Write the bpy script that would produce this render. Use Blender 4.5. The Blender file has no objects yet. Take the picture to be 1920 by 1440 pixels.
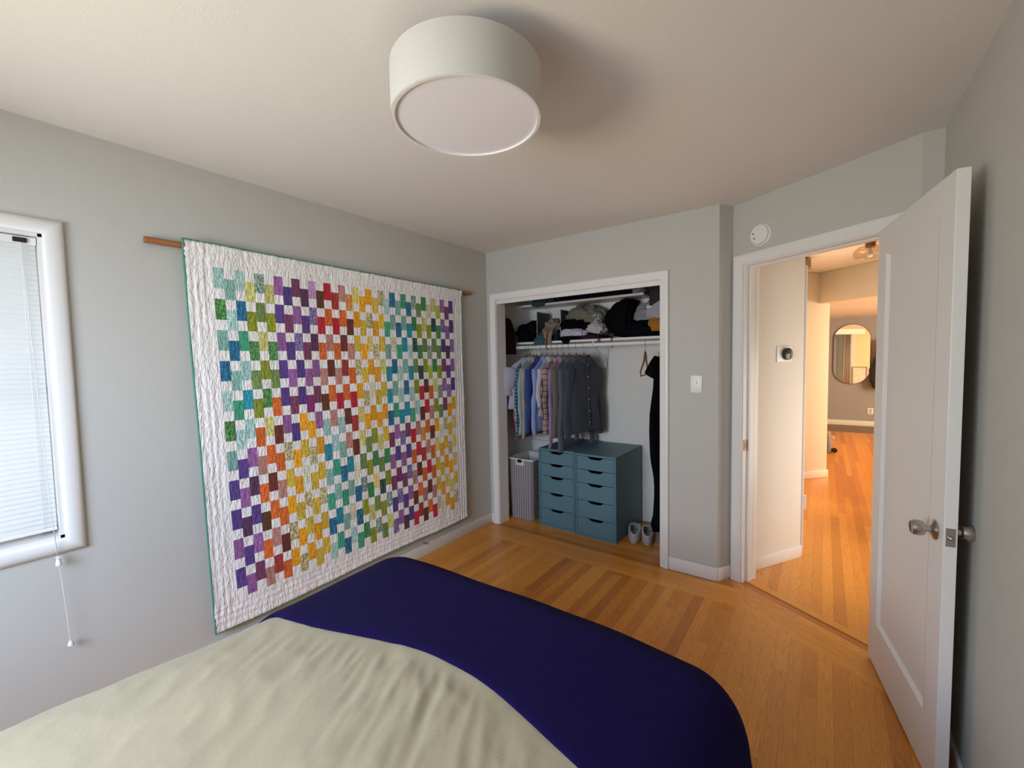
import bpy, bmesh, math, random
from mathutils import Vector, Matrix, noise
R = math.radians
PI = math.pi
SC = bpy.context.scene
COL = SC.collection
random.seed(7)

# ------------------------------------------------------------------ camera, world, lights, exposure
CAM = Vector((2.4646, 0.0, 1.4818))
def cam_setup():
    y, p, r = R(36.1376), R(-3.1526), R(-1.0938)
    fw = Vector((-math.sin(y)*math.cos(p), math.cos(y)*math.cos(p), math.sin(p)))
    rt = Vector((math.cos(y), math.sin(y), 0)); up = rt.cross(fw)
    rt2 = rt*math.cos(r)+up*math.sin(r); up2 = up*math.cos(r)-rt*math.sin(r)
    c = bpy.data.cameras.new('camera'); o = bpy.data.objects.new('camera', c); COL.objects.link(o)
    m = Matrix((rt2, up2, -fw)).transposed().to_4x4(); m.translation = CAM
    o.matrix_world = m
    c.sensor_width = 36; c.sensor_fit = 'HORIZONTAL'; c.lens = 36*804.65/1920
    c.clip_start = 0.02; c.clip_end = 200
    SC.camera = o
cam_setup()

SC.view_settings.view_transform = 'Standard'
SC.view_settings.look = 'None'
SC.view_settings.gamma = 1
SC.view_settings.use_curve_mapping = False
SC.view_settings.exposure = 0.20
try:
    SC.cycles.max_bounces = 10; SC.cycles.diffuse_bounces = 6; SC.cycles.use_denoising = True
    SC.cycles.sample_clamp_indirect = 6; SC.cycles.caustics_reflective = False; SC.cycles.caustics_refractive = False
except Exception: pass

w = bpy.data.worlds.new('world'); SC.world = w; w.use_nodes = True
nt = w.node_tree; nt.nodes.clear()
out = nt.nodes.new('ShaderNodeOutputWorld'); bg = nt.nodes.new('ShaderNodeBackground')
tc = nt.nodes.new('ShaderNodeTexCoord'); sx = nt.nodes.new('ShaderNodeSeparateXYZ'); rp = nt.nodes.new('ShaderNodeValToRGB')
rp.color_ramp.elements[0].position = 0.44; rp.color_ramp.elements[0].color = (.50, .52, .36, 1)
rp.color_ramp.elements[1].position = 0.60; rp.color_ramp.elements[1].color = (.75, .85, 1.0, 1)
ma = nt.nodes.new('ShaderNodeMath'); ma.operation = 'MULTIPLY_ADD'; ma.inputs[1].default_value = .5; ma.inputs[2].default_value = .5
nt.links.new(tc.outputs['Generated'], sx.inputs[0]); nt.links.new(sx.outputs[2], ma.inputs[0]); nt.links.new(ma.outputs[0], rp.inputs[0])
nt.links.new(rp.outputs[0], bg.inputs[0]); bg.inputs[1].default_value = .45; nt.links.new(bg.outputs[0], out.inputs[0])

def area(name, loc, direction, sx_, sy_, power, color, spread=180):
    l = bpy.data.lights.new(name, 'AREA'); l.shape = 'RECTANGLE'; l.size = sx_; l.size_y = sy_
    l.energy = power; l.color = color; l.spread = R(spread)
    o = bpy.data.objects.new(name, l); COL.objects.link(o); o.location = loc
    o.rotation_euler = Vector(direction).to_track_quat('-Z', 'Y').to_euler()
    return o
# daylight through the window behind the camera: sky light coming down, lawn light going up
area('daylight_sky_back_window', (1.35, -1.16, 1.50), (-.28, 1, -.85), 1.40, 1.05, 66, (.60, .74, 1.0), 155)
area('daylight_ground_back_window', (.95, -1.15, 1.20), (0.38, 1, .52), .70, .55, 15, (1.0, .87, .62), 120)
# daylight behind the blind of the left window
area('daylight_left_window', (-.42, -.14, 1.45), (1, 0, .15), 1.0, 1.3, 3.8, (1.0, .93, .86))
# unseen lights added to brighten the hall, and the far room's daylight
area('added_hall_light', (3.60, 3.75, .85), (-1, .0, -.15), .9, 1.3, 17, (1.0, .93, .84))
area('daylight_far_window', (6.6, 8.2, 1.4), (-1, -.12, -.10), 2.4, 1.5, 270, (1.0, .79, .53))
area('added_hall_light_deep', (3.50, 4.80, 1.40), (-.75, .65, .15), .7, 1.7, 20, (1.0, .80, .55))  # also added, brightens the corner wall deeper in the hall

# ------------------------------------------------------------------ helpers
def lin(h):
    h = h.lstrip('#'); v = [int(h[i:i+2], 16)/255 for i in (0, 2, 4)]
    return tuple((c/12.92 if c <= .04045 else ((c+.055)/1.055)**2.4) for c in v)

def mat(name, color, rough=.6, metal=0.0, bump=0.0, bscale=60, bdetail=3, var=0.0, vscale=8, sheen=0, coat=0, trans=0, emit=None, stretch=None, spec=.5):
    m = bpy.data.materials.new(name); m.use_nodes = True
    nt = m.node_tree; b = nt.nodes['Principled BSDF']
    if isinstance(color, str): color = lin(color)
    b.inputs['Base Color'].default_value = (*color, 1); b.inputs['Roughness'].default_value = rough
    b.inputs['Metallic'].default_value = metal
    b.inputs['Specular IOR Level'].default_value = spec
    if sheen: b.inputs['Sheen Weight'].default_value = sheen; b.inputs['Sheen Roughness'].default_value = .6
    if coat: b.inputs['Coat Weight'].default_value = coat; b.inputs['Coat Roughness'].default_value = .15
    if trans: b.inputs['Transmission Weight'].default_value = trans
    tc = nt.nodes.new('ShaderNodeTexCoord'); mp = nt.nodes.new('ShaderNodeMapping')
    nt.links.new(tc.outputs['Object'], mp.inputs[0])
    if stretch: mp.inputs['Scale'].default_value = stretch
    if bump:
        n = nt.nodes.new('ShaderNodeTexNoise'); n.inputs['Scale'].default_value = bscale; n.inputs['Detail'].default_value = bdetail
        bp = nt.nodes.new('ShaderNodeBump'); bp.inputs['Strength'].default_value = bump; bp.inputs['Distance'].default_value = .004
        nt.links.new(mp.outputs[0], n.inputs[0]); nt.links.new(n.outputs[0], bp.inputs['Height']); nt.links.new(bp.outputs[0], b.inputs['Normal'])
    n2 = nt.nodes.new('ShaderNodeTexNoise'); n2.inputs['Scale'].default_value = vscale; n2.inputs['Detail'].default_value = 3
    hs = nt.nodes.new('ShaderNodeMixRGB'); hs.blend_type = 'MIX'
    hs.inputs[1].default_value = (*[c*(1-var) for c in color], 1); hs.inputs[2].default_value = (*[min(1, c*(1+var)) for c in color], 1)
    nt.links.new(mp.outputs[0], n2.inputs[0]); nt.links.new(n2.outputs[0], hs.inputs[0]); nt.links.new(hs.outputs[0], b.inputs['Base Color'])
    if emit: b.inputs['Emission Color'].default_value = (*emit[0], 1); b.inputs['Emission Strength'].default_value = emit[1]
    return m

def node(nt, t, **kw):
    n = nt.nodes.new(t)
    for k, v in kw.items(): setattr(n, k, v)
    return n

# ------- mesh building
def add_box(bm, lo, hi, bev=0, M=None, seg=2):
    lo = Vector(lo); hi = Vector(hi)
    mt = Matrix.Translation((lo+hi)/2) @ Matrix.Diagonal((*(hi-lo), 1))
    if M is not None: mt = M @ mt
    r = bmesh.ops.create_cube(bm, size=1, matrix=mt)
    if bev:
        es = list({e for v in r['verts'] for e in v.link_edges})
        bmesh.ops.bevel(bm, geom=es, offset=bev, segments=seg, affect='EDGES', profile=.5)
    return bm
def box(lo, hi, bev=0, M=None, seg=2): return add_box(bmesh.new(), lo, hi, bev, M, seg)
def add_prism(bm, pts, z0, z1, M=None, bev=0):
    """polygon pts in xy extruded z0..z1"""
    lo = [bm.verts.new((p[0], p[1], z0)) for p in pts]; hi = [bm.verts.new((p[0], p[1], z1)) for p in pts]
    n = len(pts); fs = []
    fs.append(bm.faces.new(lo[::-1])); fs.append(bm.faces.new(hi))
    for i in range(n): fs.append(bm.faces.new((lo[i], lo[(i+1) % n], hi[(i+1) % n], hi[i])))
    if M is not None: bmesh.ops.transform(bm, matrix=M, verts=lo+hi)
    bmesh.ops.recalc_face_normals(bm, faces=fs)
    if bev:
        es = list({e for f in fs for e in f.edges}); bmesh.ops.bevel(bm, geom=es, offset=bev, segments=2, affect='EDGES')
    return bm
def prism(*a, **k): return add_prism(bmesh.new(), *a, **k)
def add_tube(bm, path, rad, n=10, cap=True, flat=1.0, flataxis=None):
    """tube through path points; rad number or list"""
    path = [Vector(p) for p in path]; rings = []
    up = Vector((0, 0, 1))
    prev = None
    for i, p in enumerate(path):
        t = (path[min(i+1, len(path)-1)]-path[max(i-1, 0)]).normalized()
        if prev is None:
            a = t.cross(Vector((0, 0, 1)) if abs(t.z) < .9 else Vector((1, 0, 0))).normalized()
        else:
            a = (prev - t*prev.dot(t)).normalized()
        prev = a; b = t.cross(a)
        r = rad[i] if isinstance(rad, (list, tuple)) else rad
        ring = []
        for k in range(n):
            q = 2*PI*k/n; v = a*math.cos(q)*r+b*math.sin(q)*r
            if flataxis is not None:
                ax = Vector(flataxis); v = v-ax*v.dot(ax)*(1-flat)
            ring.append(bm.verts.new(p+v))
        rings.append(ring)
    for i in range(len(rings)-1):
        for k in range(n): bm.faces.new((rings[i][k], rings[i][(k+1) % n], rings[i+1][(k+1) % n], rings[i+1][k]))
    if cap: bm.faces.new(rings[0][::-1]); bm.faces.new(rings[-1])
    return bm
def tube(*a, **k): return add_tube(bmesh.new(), *a, **k)
def add_lathe(bm, prof, n=32, M=None):
    """prof list of (r,z) revolve about z"""
    rings = []
    for r, z in prof:
        if r < 1e-6: rings.append([bm.verts.new((0, 0, z))])
        else: rings.append([bm.verts.new((r*math.cos(2*PI*k/n), r*math.sin(2*PI*k/n), z)) for k in range(n)])
    for a, b in zip(rings, rings[1:]):
        for k in range(n):
            k2 = (k+1) % n
            if len(a) == 1 and len(b) == 1: continue
            if len(a) == 1: bm.faces.new((a[0], b[k2], b[k]))
            elif len(b) == 1: bm.faces.new((a[k], a[k2], b[0]))
            else: bm.faces.new((a[k], a[k2], b[k2], b[k]))
    vs = [v for r_ in rings for v in r_]
    bmesh.ops.recalc_face_normals(bm, faces=bm.faces[:])
    if M is not None: bmesh.ops.transform(bm, matrix=M, verts=vs)
    return bm
def lathe(*a, **k): return add_lathe(bmesh.new(), *a, **k)

def finish(name, bm, m, parent=None, smooth=False, world=True, origin=None):
    me = bpy.data.meshes.new(name)
    if parent is not None and world:
        bpy.context.view_layer.update()
        bmesh.ops.transform(bm, matrix=parent.matrix_world.inverted(), verts=bm.verts[:])
    loc = Vector((0, 0, 0))
    if parent is None and origin is not False:
        if origin is None:
            xs = [v.co for v in bm.verts]
            lo = Vector((min(v.x for v in xs), min(v.y for v in xs), min(v.z for v in xs)))
            hi = Vector((max(v.x for v in xs), max(v.y for v in xs), max(v.z for v in xs)))
            origin = Vector(((lo.x+hi.x)/2, (lo.y+hi.y)/2, lo.z))
        loc = Vector(origin)
        bmesh.ops.transform(bm, matrix=Matrix.Translation(-loc), verts=bm.verts[:])
    if smooth == True:
        for f in bm.faces: f.smooth = True
    elif smooth:
        for f in bm.faces: f.smooth = True
        for e in bm.edges:
            if len(e.link_faces) == 2 and e.calc_face_angle(0) > R(smooth): e.smooth = False
    bm.to_mesh(me); bm.free()
    if isinstance(m, (list, tuple)):
        for q in m: me.materials.append(q)
    else: me.materials.append(m)
    o = bpy.data.objects.new(name, me); COL.objects.link(o); o.location = loc
    if parent is not None: o.parent = parent
    return o
def tag(o, label, cat, group=None, kind=None):
    if label: o['label'] = label
    if cat: o['category'] = cat
    if group: o['group'] = group
    if kind: o['kind'] = kind
    return o
def thing(name, label, cat, loc=(0, 0, 0), rotz=0, group=None):
    o = bpy.data.objects.new(name, None); COL.objects.link(o); o.location = loc; o.rotation_euler = (0, 0, rotz)
    o.empty_display_size = .05
    bpy.context.view_layer.update()
    return tag(o, label, cat, group)
def struct(name, bm, m, parent=None, smooth=False, label=None):
    o = finish(name, bm, m, parent, smooth)
    if parent is None: o['kind'] = 'structure'
    if label: o['label'] = label
    return o
def kids(o): return [c for c in bpy.data.objects if c.parent == o]
def dup(root, loc, rotz=None, label=None):
    r = root.copy(); COL.objects.link(r); r.location = loc
    if rotz is not None: r.rotation_euler = (0, 0, rotz)
    if label: r['label'] = label
    for ch in kids(root):
        c = ch.copy(); COL.objects.link(c); c.parent = r
        for g in kids(ch):
            d = g.copy(); COL.objects.link(d); d.parent = c
    return r

# ------------------------------------------------------------------ layout constants
H = 2.44; D = 3.015; W = 2.865
ph = R(30.86); dr = Vector((math.cos(ph), -math.sin(ph))); nn = Vector((math.sin(ph), math.cos(ph)))
P1 = Vector((1.9104, D))+nn*.1225
def dw(s, n): return P1+dr*s+nn*n           # door wall frame
MD = Matrix(((dr.x, nn.x, 0, P1.x), (dr.y, nn.y, 0, P1.y), (0, 0, 1, 0), (0, 0, 0, 1)))  # (s, n, z) -> world

# ------------------------------------------------------------------ materials
M = {}
M['wall'] = mat('wall_paint', (.505, .492, .445), .75, bump=.10, bscale=160, var=.01, vscale=3)
M['ceil'] = mat('ceiling_paint', (.76, .735, .69), .85, bump=.12, bscale=140, var=.01, vscale=3)
M['trim'] = mat('trim_paint', (.74, .72, .68), .38, var=.01)
M['hall'] = mat('hall_paint', (.70, .66, .59), .8, bump=.12, bscale=140, var=.01, vscale=3)
M['closet'] = mat('closet_paint', (.74, .73, .67), .8, bump=.08, bscale=140, var=.01)
M['whitep'] = mat('white_plastic', (.78, .76, .72), .35, var=.01)
M['nickel'] = mat('brushed_nickel', (.52, .48, .43), .28, 1.0, var=.05, vscale=40)
M['bronze'] = mat('bronze', (.22, .11, .05), .4, 1.0)
M['black'] = mat('black_plastic', (.012, .012, .013), .3)
M['wood'] = mat('rod_wood', (.34, .14, .045), .5, var=.25, vscale=12, stretch=(12, 1, 12))
M['hang'] = mat('hanger_wood', (.42, .16, .05), .35, var=.15, vscale=10)
M['teal'] = mat('drawer_paint', (.080, .175, .215), .45, var=.02)
M['tealin'] = mat('drawer_inside', (.02, .03, .04), .6)
M['shade'] = mat('lamp_fabric', (.54, .53, .495), .8, bump=.25, bscale=500, var=.02, vscale=300)
def thin_glass(name, tint, gl=.07):
    m = bpy.data.materials.new(name); m.use_nodes = True; nt = m.node_tree; nt.nodes.clear()
    o = nt.nodes.new('ShaderNodeOutputMaterial'); t = nt.nodes.new('ShaderNodeBsdfTransparent'); g = nt.nodes.new('ShaderNodeBsdfGlossy'); x = nt.nodes.new('ShaderNodeMixShader')
    n = nt.nodes.new('ShaderNodeTexNoise'); cr = nt.nodes.new('ShaderNodeValToRGB'); n.inputs['Scale'].default_value = 3
    cr.color_ramp.elements[0].color = (*[c*.98 for c in tint], 1); cr.color_ramp.elements[1].color = (*tint, 1)
    nt.links.new(n.outputs[0], cr.inputs[0]); nt.links.new(cr.outputs[0], t.inputs[0]); g.inputs['Roughness'].default_value = .03; x.inputs[0].default_value = gl
    nt.links.new(t.outputs[0], x.inputs[1]); nt.links.new(g.outputs[0], x.inputs[2]); nt.links.new(x.outputs[0], o.inputs[0]); return m
M['glass'] = thin_glass('window_glass', (.96, .98, .97))

def floor_material(name, dark=1.0):
    m = bpy.data.materials.new(name); m.use_nodes = True; nt = m.node_tree; b = nt.nodes['Principled BSDF']
    L = nt.links.new
    uv = node(nt, 'ShaderNodeUVMap'); sp = node(nt, 'ShaderNodeSeparateXYZ'); L(uv.outputs[0], sp.inputs[0])
    def math_(op, a, bb=None, c=None):
        n = node(nt, 'ShaderNodeMath', operation=op)
        for i, v in enumerate((a, bb, c)):
            if v is None: continue
            if isinstance(v, (int, float)): n.inputs[i].default_value = v
            else: L(v, n.inputs[i])
        return n.outputs[0]
    bw = .0572
    v = math_('DIVIDE', sp.outputs[1], bw); row = math_('FLOOR', v); fr = math_('FRACT', v)
    wn = node(nt, 'ShaderNodeTexWhiteNoise', noise_dimensions='1D'); L(row, wn.inputs['W'])
    uo = math_('ADD', math_('DIVIDE', sp.outputs[0], 2.3), math_('MULTIPLY', wn.outputs['Value'], 7.3))
    seg = math_('FLOOR', uo); fu = math_('FRACT', uo)
    cmb = node(nt, 'ShaderNodeCombineXYZ'); L(row, cmb.inputs[0]); L(seg, cmb.inputs[1])
    wn2 = node(nt, 'ShaderNodeTexWhiteNoise', noise_dimensions='3D'); L(cmb.outputs[0], wn2.inputs['Vector'])
    ramp = node(nt, 'ShaderNodeValToRGB'); cr = ramp.color_ramp
    cr.elements[0].position = 0; cr.elements[0].color = (.44, .145, .014, 1)
    cr.elements[1].position = 1; cr.elements[1].color = (.70, .29, .036, 1)
    for p, c in ((.15, (.54, .195, .019)), (.45, (.62, .235, .024)), (.75, (.66, .265, .030))):
        e = cr.elements.new(p); e.color = (*c, 1)
    L(wn2.outputs['Value'], ramp.inputs[0])
    # grain: cathedral rings per board
    off = node(nt, 'ShaderNodeCombineXYZ'); L(math_('MULTIPLY', wn2.outputs['Value'], 37.0), off.inputs[0]); L(math_('MULTIPLY', row, 3.7), off.inputs[2])
    gv = node(nt, 'ShaderNodeCombineXYZ'); L(math_('MULTIPLY', sp.outputs[0], 1.0), gv.inputs[0]); L(math_('MULTIPLY', fr, .55), gv.inputs[1])
    av = node(nt, 'ShaderNodeVectorMath', operation='ADD'); L(gv.outputs[0], av.inputs[0]); L(off.outputs[0], av.inputs[1])
    nz = node(nt, 'ShaderNodeTexNoise'); nz.inputs['Scale'].default_value = 2.1; nz.inputs['Detail'].default_value = 1.5; L(av.outputs[0], nz.inputs[0])
    rings = math_('FRACT', math_('MULTIPLY', nz.outputs[0], 15.0))
    rg = node(nt, 'ShaderNodeValToRGB'); rg.color_ramp.elements[0].position = 0; rg.color_ramp.elements[0].color = (.84, .79, .75, 1)
    rg.color_ramp.elements[1].position = .45; rg.color_ramp.elements[1].color = (1.02, 1.02, 1.02, 1); L(rings, rg.inputs[0])
    fg = node(nt, 'ShaderNodeCombineXYZ'); L(math_('MULTIPLY', sp.outputs[0], 9.0), fg.inputs[0]); L(math_('MULTIPLY', sp.outputs[1], 480.0), fg.inputs[1])
    nf = node(nt, 'ShaderNodeTexNoise'); nf.inputs['Scale'].default_value = 1.0; nf.inputs['Detail'].default_value = 2; L(fg.outputs[0], nf.inputs[0])
    mr = node(nt, 'ShaderNodeMapRange'); mr.inputs['From Min'].default_value = .3; mr.inputs['From Max'].default_value = .7
    mr.inputs['To Min'].default_value = .88; mr.inputs['To Max'].default_value = 1.08; L(nf.outputs[0], mr.inputs[0])
    mx = node(nt, 'ShaderNodeMixRGB', blend_type='MULTIPLY'); mx.inputs[0].default_value = 1.0; L(ramp.outputs[0], mx.inputs[1]); L(rg.outputs[0], mx.inputs[2])
    mx2 = node(nt, 'ShaderNodeMixRGB', blend_type='MULTIPLY'); mx2.inputs[0].default_value = 1; L(mx.outputs[0], mx2.inputs[1]); L(mr.outputs[0], mx2.inputs[2])
    # gaps
    g1 = math_('LESS_THAN', math_('MINIMUM', fr, math_('SUBTRACT', 1.0, fr)), .013)
    g2 = math_('LESS_THAN', math_('MINIMUM', fu, math_('SUBTRACT', 1.0, fu)), .0004)
    gap = math_('MAXIMUM', g1, g2)
    mx3 = node(nt, 'ShaderNodeMixRGB', blend_type='MIX'); L(math_('MULTIPLY', gap, .42), mx3.inputs[0]); L(mx2.outputs[0], mx3.inputs[1]); mx3.inputs[2].default_value = (.07, .028, .010, 1)
    mx4 = node(nt, 'ShaderNodeMixRGB', blend_type='MULTIPLY'); mx4.inputs[0].default_value = 1; mx4.inputs[2].default_value = (dark, dark, dark, 1); L(mx3.outputs[0], mx4.inputs[1])
    L(mx4.outputs[0], b.inputs['Base Color'])
    b.inputs['Roughness'].default_value = .36; b.inputs['Coat Weight'].default_value = .12; b.inputs['Coat Roughness'].default_value = .16
    bp = node(nt, 'ShaderNodeBump'); bp.inputs['Strength'].default_value = .06; bp.inputs['Distance'].default_value = .002
    L(nf.outputs[0], bp.inputs['Height']); L(bp.outputs[0], b.inputs['Normal'])
    return m
M['floor'] = floor_material('oak_floor')
M['darkfloor'] = mat('dark_floor_strip', (.20, .13, .08), .5, var=.1)  # darker strip of floor along the far wall

# ------------------------------------------------------------------ room shell
def floor():
    bm = bmesh.new(); uvl = bm.loops.layers.uv.new('UVMap')
    th = math.atan2(dr.y, dr.x)
    def poly(pts, ang, ox=0, oy=0, mi=0, z=0.0):
        vs = [bm.verts.new((p[0], p[1], z)) for p in pts]; f = bm.faces.new(vs)
        if f.normal.z < 0: f.normal_flip()
        f.normal_update()
        if f.normal.z < 0: f.normal_flip()
        f.material_index = mi
        c, s = math.cos(ang), math.sin(ang)
        for l in f.loops:
            x, y = l.vert.co.x-ox, l.vert.co.y-oy
            l[uvl].uv = (x*c+y*s, -x*s+y*c)
    by = 2.755                                   # edge between field boards and the closet border
    nb = -.245                                   # same for the border that follows the door wall
    # mitre: intersection of Y=by with door border line
    # line: n.(p-P1) = nb
    xm = P1.x + (nb - nn.y*(by-P1.y))/nn.x
    def on(s, n): return dw(s, n)
    # mitre line goes from (xm,by) to the wall corner
    cx, cy = 1.9104, D
    # field: boards along Y
    s_end = 2.0
    e = on(s_end, nb)
    sW = (3.2-P1.x-nn.x*nb)/dr.x
    pr = on(sW, nb)
    poly([(-.2, -1.2), (3.2, -1.2), (pr.x, pr.y), (xm, by), (-.2, by)], PI/2)
    # closet border and closet floor: boards along X
    poly([(-.2, by), (xm, by), (cx+.06, cy+.1), (1.95, 3.95), (-.2, 3.95)], 0, 0, by)
    # door border: boards along the door wall
    a = on(sW, 0.0-.0); m0 = on(0.0, 0.06)
    thr = on(sW, .06)
    poly([(xm, by), (pr.x, pr.y), (thr.x, thr.y), (m0.x, m0.y), (cx+.06, cy+.1)], th, on(0, nb).x, on(0, nb).y)
    # hall: boards along Y
    q = on(0, .06)
    poly([(q.x, q.y), (thr.x, thr.y), (6.6, thr.y), (6.6, 10.25), (.8, 10.25), (.8, 3.95), (1.95, 3.95), (cx+.06, cy+.1)], PI/2, .013, 0)
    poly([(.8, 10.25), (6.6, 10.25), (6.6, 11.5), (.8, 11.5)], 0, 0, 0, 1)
    r = bmesh.ops.extrude_face_region(bm, geom=bm.faces[:])
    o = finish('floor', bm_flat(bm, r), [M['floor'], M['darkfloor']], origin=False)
    o['kind'] = 'structure'
def bm_flat(bm, r):
    vs = [g for g in r['geom'] if isinstance(g, bmesh.types.BMVert)]
    bmesh.ops.translate(bm, vec=(0, 0, -.08), verts=vs)
    # faces moved down keep the slab closed
    bmesh.ops.recalc_face_normals(bm, faces=bm.faces[:])
    return bm
floor()

# ceiling slabs
bm = bmesh.new()
add_box(bm, (-.2, -1.2, H), (3.3, 8.2, H+.08))
add_box(bm, (3.3, -1.2, H), (6.7, 8.2, H+.08))
struct('ceiling', bm, M['ceil'])

# left wall with window hole
WY0, WY1, WZ0, WZ1 = -.60, .300, .805, 2.005
bm = bmesh.new()
add_box(bm, (-.14, -1.15, 0), (0, WY0, H)); add_box(bm, (-.14, WY1, 0), (0, 3.16, H))
add_box(bm, (-.14, WY0, 0), (0, WY1, WZ0)); add_box(bm, (-.14, WY0, WZ1), (0, WY1, H))
struct('wall_left', bm, M['wall'])
# wall behind the camera with its window
BX0, BX1, BZ0, BZ1 = .50, 1.80, .88, 2.02
bm = bmesh.new()
add_box(bm, (0, -1.09, 0), (BX0, -.95, H)); add_box(bm, (BX1, -1.09, 0), (3.0, -.95, H))
add_box(bm, (BX0, -1.09, 0), (BX1, -.95, BZ0)); add_box(bm, (BX0, -1.09, BZ1), (BX1, -.95, H))
struct('wall_front', bm, M['wall'])
# right wall
PW = dw(.9556, 0)
bm = bmesh.new(); add_box(bm, (W, -1.0, 0), (W+.12, PW.y+.02, H)); struct('wall_right', bm, M['wall'])
# closet wall with opening
OX0, OX1, OZ = .100, 1.541, 2.030
bm = bmesh.new()
add_box(bm, (0, D, 0), (OX0, D+.132, H)); add_box(bm, (OX0, D, OZ), (OX1, D+.132, H))
b4 = dw(0, .13)
add_prism(bm, [(OX1, D), (1.9104, D), (P1.x, P1.y), (b4.x, b4.y), (1.86, D+.132), (OX1, D+.132)], 0, H)
struct('wall_back', bm, M['wall'])
# door wall (bedroom side grey)
DS0, DS1, DZ = .085, .853, 2.048
bm = bmesh.new()
add_box(bm, (0.0, 0, 0), (DS0-.012, .12, H), M=MD); add_box(bm, (DS1+.012, 0, 0), (.9556, .12, H), M=MD)
add_box(bm, (DS0-.012, 0, DZ+.012), (DS1+.012, .12, H), M=MD)
pw2 = dw(.9556, .12)
add_prism(bm, [(PW.x, PW.y), (W+.12, PW.y), (W+.12, PW.y+.12), (pw2.x, pw2.y)], 0, H)
struct('wall_doorway', bm, M['wall'])
# closet interior
CY = 3.785; CXL = -.04; CXR = 1.78
bm = bmesh.new()
add_box(bm, (CXL-.1, CY, 0), (CXR+.1, CY+.1, H))
add_box(bm, (CXL-.1, 3.16, 0), (CXL, CY, H)); add_box(bm, (CXR, D+.14, 0), (CXR+.06, CY, H))
struct('wall_closet', bm, M['closet'])

# hall walls
E0 = dw(0, .12); E1 = dw(0, .712)
bm = bmesh.new(); add_box(bm, (-.10, .12, 0), (0, .712, H), M=MD)
struct('wall_hall', bm, M['hall'])
bm = bmesh.new()
add_box(bm, (2.16, 3.72, 0), (2.26, 3.80, H)); add_box(bm, (2.16, 4.62, 0), (2.26, 6.12, H)); add_box(bm, (2.16, 3.80, 2.05), (2.26, 4.62, H))
struct('wall_hall_left', bm, M['hall'])
bd = Vector((math.sin(R(40)), math.cos(R(40)))); hd = Vector((math.cos(R(40)), -math.sin(R(40))))
PB = Vector((2.281, 6.128))
def MB_(P): return Matrix(((bd.x, hd.x, 0, P.x), (bd.y, hd.y, 0, P.y), (0, 0, 1, 0), (0, 0, 0, 1)))
bm = bmesh.new(); add_box(bm, (-.06, -.13, 0), (.345, 0, H), .012, M=MB_(PB)); struct('wall_hall_corner', bm, M['hall'], smooth=30)
q0 = Vector((2.401, 6.271))
bm = bmesh.new(); add_box(bm, (0, -.35, 2.083), (.12, 1.25, H), .008, M=MB_(q0)); struct('wall_hall_header', bm, M['hall'], smooth=30)
# far ceiling
a_ = q0-hd*2+bd*.118; b_ = q0+hd*5+bd*.118
struct('ceiling_far', prism([(a_.x, a_.y), (b_.x, b_.y), (7.0, 11.5), (.6, 11.5)], 2.235, 2.30), M['ceil'])
# hall right wall with openings made for the added lights, far room walls
HX = 3.12
bm = bmesh.new()
add_box(bm, (HX, 2.70, 0), (HX+.12, 3.30, H)); add_box(bm, (HX, 4.20, 0), (HX+.12, 4.45, H)); add_box(bm, (HX, 5.12, 0), (HX+.12, 5.42, H)); add_box(bm, (HX, 3.30, 2.05), (HX+.12, 5.12, H))
struct('wall_hall_right', bm, M['hall'])
M['yellow'] = mat('far_wall_paint', (.80, .66, .40), .85, bump=.5, bscale=45, var=.05, vscale=20)
struct('wall_far_side', box((HX+.12, 5.30, 0), (6.3, 5.42, H)), M['yellow'])
M['mirwall'] = mat('far_grey_paint', (.30, .295, .31), .8, var=.01)
struct('wall_far', box((.8, 11.30, 0), (6.6, 11.42, H)), M['mirwall'])
struct('wall_far_left', box((.8, 6.3, 0), (.9, 11.3, H)), M['hall'])
struct('wall_far_return', box((.9, 6.3, 0), (2.3, 6.38, H)), M['hall'])
bm = bmesh.new()
add_box(bm, (6.3, 5.3, 0), (6.42, 7.0, H)); add_box(bm, (6.3, 9.4, 0), (6.42, 11.3, H)); add_box(bm, (6.3, 7.0, 0), (6.42, 9.4, .6)); add_box(bm, (6.3, 7.0, 2.1), (6.42, 9.4, H))
struct('wall_far_right', bm, M['hall'])
# unseen side room around the added hall light
bm = bmesh.new()
add_box(bm, (3.24, 3.18, 0), (4.2, 3.28, H)); add_box(bm, (3.24, 4.28, 0), (4.2, 4.36, H)); add_box(bm, (4.2, 3.18, 0), (4.3, 5.30, H))
struct('wall_side_room', bm, M['hall'])
add = bmesh.new(); add_box(add, (2.9, 2.62, 0), (3.4, 2.72, H)); struct('wall_hall_end', add, M['hall'])

# ------------------------------------------------------------------ trims
def casing_profile_box(bm, lo, hi, M=None, bev=.006): add_box(bm, lo, hi, bev, M)
bb = .088
def board(name, lo, hi, M=None):
    bm = box(lo, hi, .004, M); return struct(name, bm, M_['trim'] if False else globals()['M']['trim'], smooth=40)
def bboard(name, lo, hi, MM=None):
    bm = box(lo, hi, .004, MM); return struct(name, bm, M['trim'], smooth=40)
bboard('baseboard_left', (0, -.94, 0), (.015, D-.001, bb))
bboard('baseboard_back_left', (.016, D-.015, 0), (OX0-.062, D, bb))
bboard('baseboard_back', (OX1+.060, D-.015, 0), (1.9104+.004, D, bb))
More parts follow.
